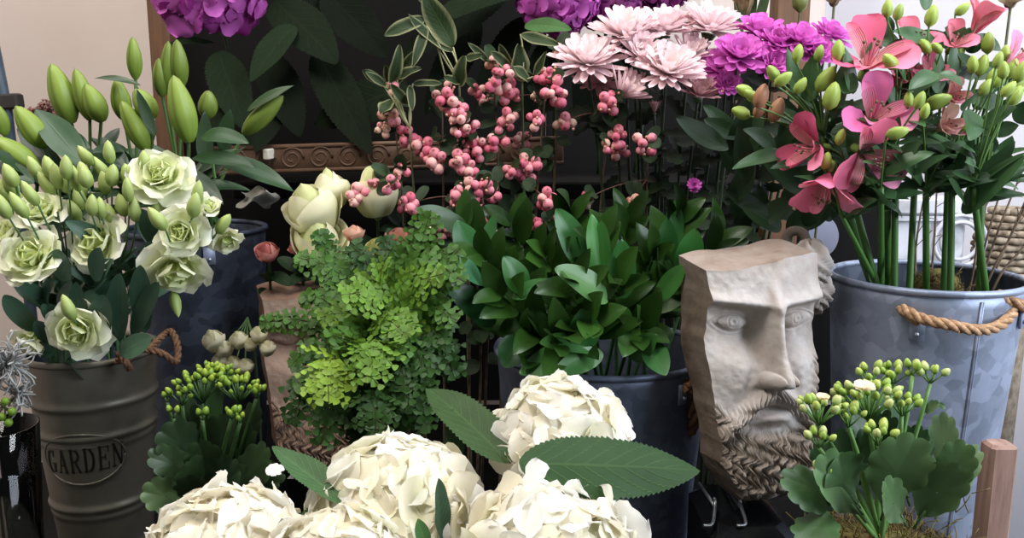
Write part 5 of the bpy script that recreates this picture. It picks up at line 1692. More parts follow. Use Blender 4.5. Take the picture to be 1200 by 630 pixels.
for i, (lab, bx, cl, Y) in enumerate(sno):
    foot = np.array([W(bx, 200, 1.45)[0], 1.445 + .006 * i, BOARD + .002])
    t = thing('snowberry', lab, 'berry branch', foot, 'snowberry branches')
    topc = min(cl, key=lambda c: c[1])
    top = W(topc[0], topc[1] + 4, Y + .03)
    P = smooth_path([foot, foot * .45 + top * .55 + (rnd.uniform(-.02, .02), .02, .02), top], 14)
    n = len(P)
    part('branch', MB().tube(P, np.linspace(.003, .0012, n), 6), M_TWIG, t)
    for (x, y, r, nb, pale) in cl:
        c = W(x, y, Y + rnd.uniform(-.02, .02))
        s_ = S(x, y, Y)
        j = int(np.argmin(np.linalg.norm(P - (c + (0, .02, .02)), axis=1)))
        tw = bez(P[j], c, (0, -.006, .014), 7)
        mb = MB()
        mb.tube(tw, .0011, 4, lin(96, 60, 50))
        R = r * s_
        br = .0082 if r > 9 else .0072
        cl_o = None
        pos = []
        for k in range(nb):
            best = None
            for _ in range(16):
                d = rv(1)
                if np.linalg.norm(d) > 1:
                    continue
                p = c + d * np.array([R, R * .7, R]) * .95 + (0, -R * .15, 0)
                dm = min([np.linalg.norm(p - q) for q in pos] + [9])
                sc_ = min(dm, br * 1.9) + rnd.uniform(0, .001)
                if best is None or sc_ > best[0]:
                    best = (sc_, p)
            pos.append(best[1])
        for p in pos:
            mb.tube(np.array([c + (0, .004, .002), p]), .0007, 3, lin(110, 70, 60))
        for k in range(4):
            mb.ball(c + rv(R * .9) + (0, -R * .6, 0), .0022, nu=5, nv=6, col=lin(196, 140, 120))
        cl_o = part('berry_cluster', mb, M_STEM, t)
        for p in pos:
            ms_ = BPL if pale and rnd.random() < .7 else BPK
            inst('berry', ms_[rnd.randrange(len(ms_))], cl_o, p, nrm(p - c + (0, -R * .5, -R * .3) + rv(.002)), br * rnd.uniform(.72, 1.12), rnd.uniform(0, 6))
        for k in range(2):
            d = nrm(rv() + (0, -.2, .2))
            p = tw[rnd.randrange(2, 7)]
            blade(t, p, p + d * rnd.uniform(.022, .036), rnd.uniform(.009, .014), (-.2 * d[0], -.7, .5), SL * rnd.uniform(.55, 1.15), bend=-rnd.uniform(-.3, .6), a=.5, b=.55, mat=M_LEAF, nu=9)
    for k in range(11):
        j = int(n * rnd.uniform(.4, .98))
        d = nrm(rv() + (0, -.3, .1))
        blade(t, P[j], P[j] + d * rnd.uniform(.028, .042), rnd.uniform(.011, .016), (-.2 * d[0], -.7, .5), SL * rnd.uniform(.4, .95), bend=-rnd.uniform(-.3, .6), a=.5, b=.55, mat=M_LEAF, nu=9)

# variegated branches
rnd.seed(81)
VG, VE = lin(42, 58, 32), lin(134, 136, 98)
var_ = [
    ('variegated branch with a pointed leaf rosette over the peach berries', (480, 150), 1.35, [((455, 98), (452, 75), .006), ((446, 96), (425, 82), .009), ((458, 98), (468, 52), .011), ((478, 122), (458, 98), .009), ((462, 100), (484, 60), .010), ((466, 92), (494, 80), .009), ((484, 98), (518, 98), .007), ((460, 118), (446, 134), .013), ((480, 100), (483, 130), .007), ((452, 100), (428, 84), .007)]),
    ('variegated branch with the large cream edged leaf hanging at the top', (538, 95), 1.35, [((531, 55), (495, -8), .021), ((498, 22), (450, 42), .012), ((500, 30), (484, 78), .009), ((540, 100), (545, 65), .013), ((545, 68), (565, 64), .008), ((540, 96), (520, 90), .008), ((500, 5), (490, -30), .014), ((530, 60), (478, 16), .010)]),
    ('variegated branch with curled cream edged leaves over the highest berries', (612, 95), 1.36, [((612, 92), (608, 52), .017), ((610, 40), (655, 52), .010), ((572, 72), (548, 50), .006), ((625, 90), (640, 60), .008), ((598, 82), (575, 60), .009), ((600, 86), (585, 52), .009), ((620, 95), (600, 78), .010)]),
]
for i, (lab, fk, Y, lv) in enumerate(var_):
    foot = np.array([W(fk[0] + 10, 200, 1.50)[0], 1.525, BOARD + .002])
    t = thing('variegated_branch', lab, 'foliage stem', foot, 'variegated branches')
    f = W(*fk, Y)
    P = smooth_path([foot, foot * .4 + f * .6 + (0, .03, .02), f], 10)
    part('stem', MB().tube(P, np.linspace(.0028, .0015, len(P)), 6, lin(112, 120, 84)), M_STEM, t)
    for a, b, w in lv:
        p0, p1 = W(*a, Y), W(*b, Y - .02)
        lf = blade(t, p0, p1, w, (rnd.uniform(-.6, .6), -.8, .4), VG * rnd.uniform(.7, 1.2), bend=rnd.choice((-1, 1)) * rnd.uniform(.2, .9), fold=.2, a=.6, b=.75, mat=M_LEAF, edge=VE, nv=11, nu=18, wave=.16)
        part('leaf_stalk', MB().tube(bez(P[-1] if np.linalg.norm(P[-1] - p0) < .12 else P[int(len(P) * .8)], p0, rv(.008), 7), .0013, 5, lin(150, 150, 110)), M_STEM, lf)

# ================================================================== purple hydrangeas on the raised back tier
rnd.seed(91)
PU = [lin(172, 62, 156), lin(190, 84, 176), lin(150, 44, 130), lin(204, 104, 192)]
PF = [floret_mesh('floret', PU[i % 4:] + PU[:1 + i % 3], .031, lin(120, 40, 110), M_PETAL, 300 + i, 1.2) for i in range(6)]
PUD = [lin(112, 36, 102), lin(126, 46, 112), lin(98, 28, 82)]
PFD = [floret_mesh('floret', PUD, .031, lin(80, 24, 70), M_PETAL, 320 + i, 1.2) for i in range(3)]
ph = [
    ((246, -22), 74, 1.60, (.0, -.6, .8), PF, 'purple hydrangea with the biggest head, above the lily buds'),
    ((655, -2), 50, 1.58, (-.1, -.7, .6), PF, 'purple hydrangea overhanging the pink chrysanthemums on the side of the variegated leaves'),
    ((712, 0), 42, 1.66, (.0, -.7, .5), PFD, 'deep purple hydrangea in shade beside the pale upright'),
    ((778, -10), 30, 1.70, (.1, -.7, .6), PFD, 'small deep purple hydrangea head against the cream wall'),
]
HYD = []
for i, ((px, py), r, Y, ax, fl, lab) in enumerate(ph):
    h = W(px, py, Y)
    R = r * S(px, py, Y)
    foot = np.array([h[0] + (.03, .0, .0, -.03)[i], Y + .12, UP + .002])
    HYD.append(hydrangea('purple_hydrangea', lab, h, R * .92, ax, 56 if r > 45 else 40, fl, foot, R / .098 * (1 if r > 45 else 1.15), 'purple hydrangeas on the back tier', lin(60, 22, 54), stemcol=lin(46, 66, 36)))
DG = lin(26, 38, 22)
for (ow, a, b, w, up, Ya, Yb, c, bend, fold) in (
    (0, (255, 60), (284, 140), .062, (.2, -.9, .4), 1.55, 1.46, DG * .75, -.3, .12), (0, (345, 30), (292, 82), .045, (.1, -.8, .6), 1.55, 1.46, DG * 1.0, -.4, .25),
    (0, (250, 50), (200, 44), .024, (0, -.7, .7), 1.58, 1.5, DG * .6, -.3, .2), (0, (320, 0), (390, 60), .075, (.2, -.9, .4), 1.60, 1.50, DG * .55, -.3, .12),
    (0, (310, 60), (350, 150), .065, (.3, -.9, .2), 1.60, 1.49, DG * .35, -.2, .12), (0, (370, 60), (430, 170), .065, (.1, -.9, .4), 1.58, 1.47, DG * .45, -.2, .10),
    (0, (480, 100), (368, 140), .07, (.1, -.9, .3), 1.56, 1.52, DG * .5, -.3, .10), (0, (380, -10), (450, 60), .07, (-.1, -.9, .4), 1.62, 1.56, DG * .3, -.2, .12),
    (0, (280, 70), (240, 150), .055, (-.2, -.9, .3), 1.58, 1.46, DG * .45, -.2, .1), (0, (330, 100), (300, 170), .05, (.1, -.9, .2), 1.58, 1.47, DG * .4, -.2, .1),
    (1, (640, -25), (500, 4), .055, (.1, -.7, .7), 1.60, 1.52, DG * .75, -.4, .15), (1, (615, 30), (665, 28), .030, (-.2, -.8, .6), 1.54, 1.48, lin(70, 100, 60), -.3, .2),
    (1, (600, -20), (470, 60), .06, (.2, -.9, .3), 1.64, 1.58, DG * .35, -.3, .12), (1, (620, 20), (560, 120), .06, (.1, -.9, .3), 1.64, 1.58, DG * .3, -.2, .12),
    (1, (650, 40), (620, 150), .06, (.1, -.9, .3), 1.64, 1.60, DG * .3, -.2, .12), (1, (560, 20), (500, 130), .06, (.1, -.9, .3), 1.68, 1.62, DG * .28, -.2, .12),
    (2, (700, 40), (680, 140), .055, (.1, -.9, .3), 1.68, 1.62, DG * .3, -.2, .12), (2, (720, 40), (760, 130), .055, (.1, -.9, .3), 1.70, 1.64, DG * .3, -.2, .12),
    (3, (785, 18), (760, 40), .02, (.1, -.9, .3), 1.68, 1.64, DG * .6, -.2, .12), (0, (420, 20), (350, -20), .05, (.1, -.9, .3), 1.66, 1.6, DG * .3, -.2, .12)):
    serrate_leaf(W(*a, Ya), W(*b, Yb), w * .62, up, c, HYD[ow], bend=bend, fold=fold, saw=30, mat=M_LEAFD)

# ================================================================== chrysanthemums
rnd.seed(101)


def daisy(mb, c, axis, R, layers, cin, cout, disc, narrow, curl=.5):
    """layers: (count, length, angle from the axis)"""
    s, nn = frame(axis)
    ax = nrm(axis)
    for li, (n, ln, phi) in enumerate(layers):
        for i in range(n):
            a = 2 * PI * (i + .5 * (li % 2)) / n + rnd.uniform(-.09, .09)
            rad = s * math.cos(a) + nn * math.sin(a)
            f = math.radians(phi + rnd.uniform(-9, 9))
            t = ax * math.cos(f) + rad * math.sin(f)
            q = li / max(1, len(layers) - 1)
            k = np.asarray(cout) * (1 - q) + np.asarray(cin) * q
            leaf(mb, c + rad * R * .08 - ax * R * .04 * (1 - q), t, ax - rad * .2, R * ln * rnd.uniform(.9, 1.08), R * narrow * rnd.uniform(.85, 1.15), a=.45, b=.28, bend=rnd.uniform(-.1, .5) * curl, cup=.35, nu=8, nv=5, col=k * .92, tip=np.minimum(k * 1.06, 1), twist=rnd.uniform(-.15, .15), jag=.03)
    if disc is not None:
        for i in range(26):
            r = R * .17 * math.sqrt((i + .5) / 26)
            a = i * 2.4
            mb.ball(c + ax * R * .10 + (s * math.cos(a) + nn * math.sin(a)) * r, R * .034, nu=5, nv=5, col=disc)


PKP = [(22, 1.0, 82), (20, .92, 66), (18, .78, 48), (14, .55, 28)]
CPI, CPO, CPD = lin(244, 226, 226), lin(236, 208, 212), lin(222, 222, 140)
chry = [
    (689, 74, 44, 1.38, (-.05, -.55, .85), PKP, 1, 'pale pink chrysanthemum on the berry side, its long petals spread over the snowberries'),
    (733, 42, 46, 1.42, (-.1, -.45, .9), PKP, 1, 'pale pink chrysanthemum under the pale upright, facing up'),
    (778, 36, 44, 1.46, (.05, -.3, .95), PKP, 0, 'pale pink chrysanthemum behind the middle of the group'),
    (832, 34, 46, 1.45, (.15, -.35, .9), PKP, 1, 'pale pink chrysanthemum against the cream wall, next to the magenta blooms'),
    (782, 84, 44, 1.36, (.05, -.6, .8), PKP, 1, 'pale pink chrysanthemum lowest in the front with a clear yellow centre'),
    (750, 66, 34, 1.38, (.1, -.7, .6), [(16, 1.0, 60), (14, .8, 40), (8, .5, 20)], 1, 'cup shaped pale pink chrysanthemum in the middle with one petal standing up'),
    (728, 112, 34, 1.35, (.55, -.4, .6), [(18, 1.0, 48), (14, .85, 34), (10, .6, 20)], 0, 'pale pink chrysanthemum turned sideways beside the pink berries'),
    (819, 112, 29, 1.37, (.1, -.5, .8), [(18, 1.0, 62), (16, .85, 44), (10, .6, 24)], 1, 'dusky pink chrysanthemum facing up under the magenta blooms'),
    (808, 66, 30, 1.42, (.1, -.6, .7), [(18, 1.0, 66), (16, .85, 44), (10, .6, 24)], 1, 'creamy pink chrysanthemum squeezed between the pale blooms and the magenta ones'),
    (700, 96, 30, 1.42, (.0, -.5, .5), [(16, 1.0, 70), (12, .8, 44)], 0, 'shaded pink chrysanthemum underneath the spread bloom'),
    (767, 131, 13, 1.38, (.0, -.2, 1), [(12, 1.1, 24), (8, .9, 12)], 0, 'tiny closed pink chrysanthemum bud on black'),
    (745, 105, 20, 1.40, (.1, -.4, .9), [(14, 1.1, 34), (10, .9, 18)], 0, 'half open dusky pink chrysanthemum in the shade of the front bloom'),
]
MGI, MGO = lin(224, 124, 206), lin(210, 104, 192)
MGP = [(13, 1.0, 80), (12, .85, 60), (10, .66, 40), (7, .42, 20)]
mag = [
    (866, 66, 32, 1.36, (.05, -.7, .7), MGP, 0, 'magenta chrysanthemum with the largest cupped bloom, next to the pale pink ones'),
    (890, 38, 30, 1.42, (.0, -.5, .9), MGP, 0, 'magenta chrysanthemum rising at the back above the largest magenta bloom'),
    (910, 52, 28, 1.38, (.1, -.6, .8), MGP, 0, 'magenta chrysanthemum in front of the brown upright, level with the pale pink blooms'),
    (938, 50, 30, 1.38, (.1, -.6, .8), MGP, 0, 'magenta chrysanthemum in front of the white wall edge'),
    (972, 42, 26, 1.40, (.3, -.5, .8), MGP, 0, 'magenta chrysanthemum touching the tall pink alstroemeria flower'),
    (846, 78, 26, 1.40, (-.2, -.7, .5), MGP, 0, 'magenta chrysanthemum tucked behind the largest magenta bloom'),
    (852, 98, 18, 1.37, (.1, -.7, .3), MGP, 0, 'small magenta chrysanthemum hanging lowest of its group'),
    (906, 76, 24, 1.36, (.1, -.8, .4), MGP, 0, 'magenta chrysanthemum drooping over the green alstroemeria buds'),
    (955, 62, 24, 1.37, (.1, -.7, .5), MGP, 0, 'magenta chrysanthemum above the alstroemeria leaves'),
    (813, 217, 9, 1.32, (.1, -.8, .3), MGP, 0, 'tiny magenta chrysanthemum alone in the dark above the ruscus'),
]
for kind, lst in (('pink', chry), ('magenta', mag)):
    for i, (px, py, r, Y, ax, ly, disc, lab) in enumerate(lst):
        c = W(px, py, Y)
        R = r * S(px, py, Y)
        foot = np.array([c[0] * .55 + W(800, 200, 1.5)[0] * .45, 1.40 + .012 * i + (.006 if kind == 'pink' else 0), BOARD + .002])
        t = thing('chrysanthemum', lab, 'chrysanthemum', foot, '%s chrysanthemums' % ('pale pink' if kind == 'pink' else 'magenta'))
        mb = MB()
        if kind == 'pink':
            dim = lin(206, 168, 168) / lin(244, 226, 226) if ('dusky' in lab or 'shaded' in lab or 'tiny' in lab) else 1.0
            daisy(mb, c, ax, R, ly, CPI * dim, CPO * dim, CPD if disc else None, .115)
        else:
            daisy(mb, c, ax, R, ly, MGI, MGO, None, .235, 1.0)
        part('bloom', mb, M_PETAL, t)
        e = c - nrm(ax) * R * .10
        mb = MB()
        mb.loft(e - nrm(ax) * R * .16, ax, [(.001, -R * .05), (R * .14, 0), (R * .2, R * .12), (.001, R * .16)], 10, col=lin(70, 96, 54))
        part('calyx', mb, M_STEM, t)
        P = smooth_path([foot, foot * .35 + e * .65 + (rnd.uniform(-.01, .01), .015, 0), e - nrm(ax) * R * .1], 9)
        n = len(P)
        part('stem', MB().tube(P, np.linspace(.003, .002, n), 6, lin(38, 54, 30)), M_STEM, t)
        for k in range(5):
            j = int(n * rnd.uniform(.5, .88))
            d = nrm(rv() * (1, .7, .5) + (0, -.2, .15))
            mb = MB()
            L = rnd.uniform(.04, .06)
            leaf(mb, P[j], d, (0, -.6, .8), L, L * .36, a=.6, b=.4, bend=-rnd.uniform(0, .8), fold=.15, scal=3.5, scald=.45, nu=24, nv=5, col=lin(26, 40, 22) * rnd.uniform(.6, 1.1))
            part('leaf', mb, M_LEAF, t)

# ================================================================== alstroemeria in the tall bucket
rnd.seed(111)
AP, AD, AL_ = lin(232, 122, 156), lin(222, 98, 134), lin(242, 158, 190)
AG = lin(62, 96, 56)


def alstro(t, c, axis, R, openn=52, col=AP, tipc=AL_, name='flower'):
    mb = MB()
    s, nn = frame(axis, (0, 0, 1))
    ax = nrm(axis)
    c0 = c - ax * R * .75
    for i in range(3):
        a = i * 2 * PI / 3 + PI / 2
        rad = s * math.cos(a) + nn * math.sin(a)
        f = math.radians(openn * .62)
        leaf(mb, c0, ax * math.cos(f) + rad * math.sin(f), -rad, R * 1.5, R * .46, a=1.15, b=.36, bend=-rnd.uniform(.5, .9), cup=.30, wave=.06, nu=13, nv=7, col=np.asarray(col), tip=np.asarray(tipc) if i % 2 else np.asarray(col), twist=rnd.uniform(-.15, .15))
    o = part(name, mb, M_PETAL, t)
    mb = MB()
    for i in range(3):
        a = i * 2 * PI / 3 + PI / 6 + .5
        rad = s * math.cos(a) + nn * math.sin(a)
        f = math.radians(openn * .50)
        leaf(mb, c0, ax * math.cos(f) + rad * math.sin(f), -rad, R * 1.38, R * .24, a=1.0, b=.5, bend=-rnd.uniform(.3, .9), cup=.35, nu=12, nv=7, col=lin(238, 178, 176), tip=np.asarray(col))
    part('inner_petal', mb, M_STRIPE, o, 'narrow striped inner petals')
    mb = MB()
    for i in range(5):
        d = nrm(ax + rv(.22))
        p = bez(c0, c0 + d * R * 1.05, -nn * R * .12, 6)
        mb.tube(p, R * .018, 4, lin(226, 160, 168))
        mb.ball(p[-1], R * .05, nu=5, nv=5, col=lin(120, 104, 80))
    part('stamen', mb, M_PETAL, o)
    part('tube', MB().loft(c0 - ax * R * .34, ax, [(.001, 0), (R * .13, R * .05), (R * .15, R * .2), (R * .10, R * .42)], 10, 3, .08, col=lin(120, 150, 70)), M_STEM, o)
    return c0 - ax * R * .34


def gbud(t, px, py, Y, d, L, col=None, r=None):
    d = nrm(d)
    b = W(px, py, Y)
    c = lin(128, 160, 60) if col is None else col
    mb = MB()
    r = r or L * .30
    prof = [(r * .3, 0), (r * .85, L * .16), (r, L * .42), (r * .8, L * .7), (r * .4, L * .92), (r * .04, L)]
    mb.loft(b - d * L * .5, d, prof, 12, 3, .10, .05, col=np.linspace(c * .85, c * 1.18, len(prof)))
    return part('bud', mb, M_BUD, t), b - d * L * .5


als = [  # label, rim px, node px, Y, flowers [(x,y,Rpx,axis,open,col)], buds [(x,y,tilt,L px)]
    ('alstroemeria stem with the lowest pink flower, drooping over the stone face', 1004, (985, 250), 1.06, [(966, 226, 40, (-.30, -.45, -.85), 52, AP)], [(968, 188, .1, 22)]),
    ('alstroemeria stem with a pink flower pointing at the shade panel, over the lowest one', 1022, (992, 205), 1.08, [(944, 172, 36, (-.85, -.45, .05), 44, AD)], [(985, 160, .2, 20)]),
    ('alstroemeria stem with an open pink flower spread wide just above the bare stalks', 1032, (1032, 220), 1.04, [(1024, 186, 42, (.15, -.85, -.25), 64, AP)], [(1052, 155, 1.3, 26)]),
    ('alstroemeria stem with the bright magenta pink flower in the middle of the column of blooms', 1040, (1040, 190), 1.06, [(1028, 128, 42, (-.1, -.85, .45), 48, lin(236, 128, 184))], [(1065, 116, -.2, 20), (1078, 117, .2, 22)]),
    ('alstroemeria stem with the tallest wide open pink flower, beside the magenta chrysanthemums', 1048, (1050, 150), 1.08, [(1022, 58, 46, (-.1, -.70, .65), 50, lin(228, 104, 140))], [(1043, 72, -.9, 26), (1056, 70, -.4, 20)]),
    ('alstroemeria stem with two ruffled rosy flowers behind green buds', 1066, (1075, 150), 1.12, [(1072, 44, 30, (.1, -.6, .8), 40, lin(230, 120, 142)), (1062, 84, 28, (.0, -.8, .5), 36, lin(220, 130, 146)), (1052, 108, 22, (.3, -.8, .3), 40, AD)], [(1040, 10, -.1, 22), (1053, 14, .1, 20), (1092, 18, .05, 26), (1084, 54, -.8, 22), (1098, 56, -.9, 18)]),
    ('alstroemeria stem with a half open cream and pink flower, lowest of its buds', 1085, (1085, 220), 1.08, [(1110, 146, 27, (.2, -.8, .3), 20, lin(236, 190, 172))], [(1142, 148, 1.3, 26), (1084, 130, .1, 20), (1100, 118, 1.2, 30)]),
    ('alstroemeria stem with a closed pink bloom standing highest', 1106, (1112, 180), 1.14, [(1150, 22, 34, (.35, -.3, 1), 12, lin(228, 124, 140))], [(1123, 60, -.3, 24), (1128, 10, .8, 20), (1158, 50, -.2, 26)]),
    ('alstroemeria stem with a fading brownish pink flower between bud clusters', 1114, (1116, 200), 1.10, [(1122, 46, 24, (.0, -.8, .5), 36, lin(218, 116, 134)), (1118, 112, 22, (.1, -.9, .2), 26, lin(216, 146, 140)), (1092, 84, 24, (-.2, -.8, .5), 40, AP)], [(1140, 75, -.2, 22), (1151, 76, .1, 26), (1163, 90, .1, 22), (1155, 102, .4, 22), (1172, 92, .4, 22)]),
    ('alstroemeria stem with a pink flower cut by the picture edge', 1148, (1150, 230), 1.10, [(1196, 66, 30, (.4, -.7, .5), 46, AL_)], [(1178, 62, -.1, 20), (1186, 80, .2, 24), (1192, 98, .5, 28), (1176, 82, -.2, 22)]),
    ('alstroemeria stem of green and reddish buds hanging over the shade panel', 1012, (960, 170), 1.12, [], [(872, 106, -1.2, 24), (880, 112, -1.0, 22), (890, 128, .3, 22), (868, 132, -1.2, 26), (910, 128, .3, 30), (892, 112, .2, 30)]),
    ('alstroemeria stem of upright green buds below the magenta chrysanthemums', 1020, (965, 160), 1.10, [], [(935, 62, .1, 22), (932, 72, -.2, 14), (960, 62, .1, 20), (982, 60, -.1, 28), (906, 86, -.7, 24), (938, 100, .5, 22), (918, 92, .9, 24), (968, 92, .5, 34), (988, 91, .2, 16), (975, 112, .1, 34)]),
    ('alstroemeria stem with buds leaning out over the dried twigs', 1154, (1140, 220), 1.06, [], [(1190, 112, .3, 26), (1170, 70, .1, 20), (1196, 84, .1, 26), (1182, 104, .6, 22)]),
]
ALS = []
for i, (lab, rx, nd_, Y, fls, buds) in enumerate(als):
    rim = W(rx, 331, 1.09 + .012 * (i % 4))
    o_ = rim[:2] - BR[:2]
    k_ = min(1.0, .80 * RR / np.linalg.norm(o_))
    rim = np.array([BR[0] + o_[0] * k_, BR[1] + o_[1] * k_, BR[2] + .004])
    node = W(*nd_, Y)
    foot = rim - (node - rim) * ((rim[2] - BOARD - .012) / (node[2] - rim[2])) * np.array([.35, .35, 1])
    o_ = foot[:2] - BR[:2]
    k_ = min(1.0, .62 * RR / np.linalg.norm(o_))
    foot = np.array([BR[0] + o_[0] * k_, BR[1] + o_[1] * k_, BOARD + .012])
    t = thing('alstroemeria', lab, 'flower', foot, 'pink alstroemeria in the tall bucket')
    ALS.append(t)
    lo_ = bez(foot, rim, (rim - nrm(node - rim) * .10) - (foot + rim) / 2, 16)
    P = np.concatenate([lo_[:-1], bez(rim, node, k=12)])
    n = len(P)
    part('stem', MB().tube(P, np.linspace(.0052, .0040, n) * (1 if i not in (0, 10) else .7), 8, lin(64, 104, 44) * rnd.uniform(.8, 1.1)), M_STEM, t)
    for (x, y, r, ax, op, col) in fls:
        c = W(x, y, Y - .01)
        e = alstro(t, c, ax, r * S(x, y, Y), op, col)
        part('flower_stalk', MB().tube(bez(node, e, -nrm(ax) * .03, 10), .0019, 6, lin(84, 116, 56)), M_STEM, t)
    for (x, y, tl, L) in buds:
        Yb = Y - .03 + rnd.uniform(-.03, .03)
        red = lab.startswith('alstroemeria stem of green and reddish') and y > 110 and x > 888
        bd, e = gbud(t, x, y, Yb, (math.sin(tl), -.3, math.cos(tl)), L * S(x, y, Yb) * .98, lin(170, 122, 92) if red else lin(158, 180, 84) * rnd.uniform(.85, 1.1))
        part('bud_stalk', MB().tube(bez(node, e, (e - node) * -.05 + (0, .0, .015), 9), .0013, 5, lin(84, 116, 56)), M_STEM, bd)
    for k in range(9):
        a = rnd.uniform(0, 2 * PI)
        d = np.array([math.cos(a), math.sin(a) * .5 - .35, rnd.uniform(-.2, .8)])
        q = rnd.random()
        p = P[-1 - int(4 * q)] + (np.array([0, 0, .05 * rnd.random()]) if fls or buds else 0)
        blade(t, p, p + nrm(d) * rnd.uniform(.045, .075), rnd.uniform(.007, .012), (-.3 * d[0], -.6, .8), AG * rnd.uniform(.5, 1.2), bend=-rnd.uniform(-.3, .9), fold=.2, a=.6, b=.85, twist=rnd.uniform(-.5, .5))
for (ow, a, b, w, up, Ya, Yb, c, bend) in (
    (6, (1080, 215), (1045, 180), .014, (.2, -.8, .5), 1.06, 1.03, AG * .6, -.3), (6, (1070, 205), (1112, 182), .013, (0, -.6, .8), 1.05, 1.02, AG * .7, -.4),
    (7, (1095, 225), (1185, 205), .012, (0, -.6, .8), 1.08, 1.04, AG * .6, -.4), (8, (1082, 232), (1120, 205), .010, (0, -.6, .8), 1.06, 1.02, AG * .6, -.3),
    (9, (1128, 250), (1205, 180), .016, (-.2, -.7, .6), 1.08, 1.02, AG * .75, -.3), (9, (1130, 245), (1190, 165), .014, (-.2, -.7, .6), 1.08, 1.05, AG * .6, -.2),
    (8, (1130, 240), (1108, 205), .010, (.2, -.7, .6), 1.06, 1.03, AG * .6, -.2), (3, (1045, 195), (1080, 165), .011, (0, -.8, .6), 1.05, 1.02, AG * .6, -.4),
    (10, (925, 178), (858, 198), .013, (0, -.6, .8), 1.12, 1.08, AG * .75, -.3), (1, (950, 190), (902, 198), .009, (0, -.6, .8), 1.10, 1.08, AG * .5, -.3),
    (10, (940, 150), (905, 130), .016, (.1, -.8, .5), 1.13, 1.12, AG * .45, -.2), (11, (960, 150), (935, 110), .018, (.1, -.9, .3), 1.12, 1.11, AG * .5, -.1),
    (11, (975, 140), (990, 70), .014, (.3, -.9, .2), 1.09, 1.08, AG * .9, .2), (11, (935, 115), (922, 55), .012, (.4, -.9, .2), 1.09, 1.09, AG * 1.0, .1),
    (11, (945, 120), (955, 62), .015, (-.3, -.9, .2), 1.10, 1.10, AG * .8, .1), (11, (990, 110), (1000, 85), .012, (-.3, -.9, .2), 1.06, 1.06, AG * .8, .1),
    (4, (1000, 110), (990, 55), .012, (.4, -.9, .1), 1.06, 1.06, AG * .8, .2), (5, (1062, 95), (1045, 70), .008, (.2, -.8, .5), 1.08, 1.06, AG * .9, -.3),
    (5, (1098, 110), (1100, 60), .012, (.2, -.9, .3), 1.08, 1.08, AG * .9, .1), (6, (1098, 85), (1065, 105), .012, (0, -.6, .8), 1.05, 1.03, AG * .9, -.5),
    (6, (1098, 86), (1128, 100), .012, (0, -.6, .8), 1.05, 1.03, AG * .8, -.5), (7, (1115, 100), (1118, 40), .010, (.3, -.9, .2), 1.10, 1.10, AG * 1.0, .1),
    (8, (1130, 130), (1150, 105), .012, (.0, -.7, .7), 1.06, 1.03, AG * .7, -.4), (12, (1150, 150), (1192, 125), .014, (-.2, -.7, .7), 1.05, 1.02, AG * .6, -.4),
    (12, (1140, 130), (1136, 165), .016, (.1, -.9, .3), 1.05, 1.02, AG * .9, -.2), (7, (1085, 12), (1082, -30), .012, (.3, -.9, .2), 1.12, 1.12, AG * 1.0, .1),
    (9, (1160, 110), (1185, 60), .010, (.1, -.9, .3), 1.10, 1.10, AG * .8, .1), (4, (1035, 200), (1005, 175), .010, (.2, -.8, .5), 1.07, 1.05, AG * .5, -.2)):
    blade(ALS[ow], W(*a, Ya), W(*b, Yb), w, up, c, bend=bend, fold=.2, a=.6, b=.85, twist=rnd.uniform(-.25, .25))

for k in range(84):
    ow = (5, 7, 8, 9, 12, 6, 4)[k % 7]
    x, y, Y = rnd.uniform(1000, 1200), rnd.uniform(40, 215), rnd.uniform(1.10, 1.19)
    tl = rnd.uniform(-1.1, 1.1)
    l_ = rnd.uniform(38, 62)
    blade(ALS[ow], W(x, y, Y), W(x + l_ * math.sin(tl), y - l_ * math.cos(tl) * .7 + 8, Y - .02), rnd.uniform(.010, .017), (rnd.uniform(-.3, .3), -.8, .4), AG * rnd.uniform(.4, 1.0), bend=rnd.uniform(-.9, .4), fold=.2, a=.6, b=.85, twist=rnd.uniform(-.4, .4))

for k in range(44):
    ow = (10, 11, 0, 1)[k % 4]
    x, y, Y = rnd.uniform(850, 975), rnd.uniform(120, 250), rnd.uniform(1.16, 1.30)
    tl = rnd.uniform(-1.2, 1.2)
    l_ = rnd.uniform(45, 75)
    blade(ALS[ow], W(x, y + 30, Y), W(x + l_ * math.sin(tl), y + 30 - l_ * math.cos(tl), Y - .02), rnd.uniform(.012, .019), (rnd.uniform(-.3, .3), -.8, .4), AG * rnd.uniform(.18, .42), bend=rnd.uniform(-.7, .4), fold=.2, a=.6, b=.75, twist=rnd.uniform(-.4, .4))

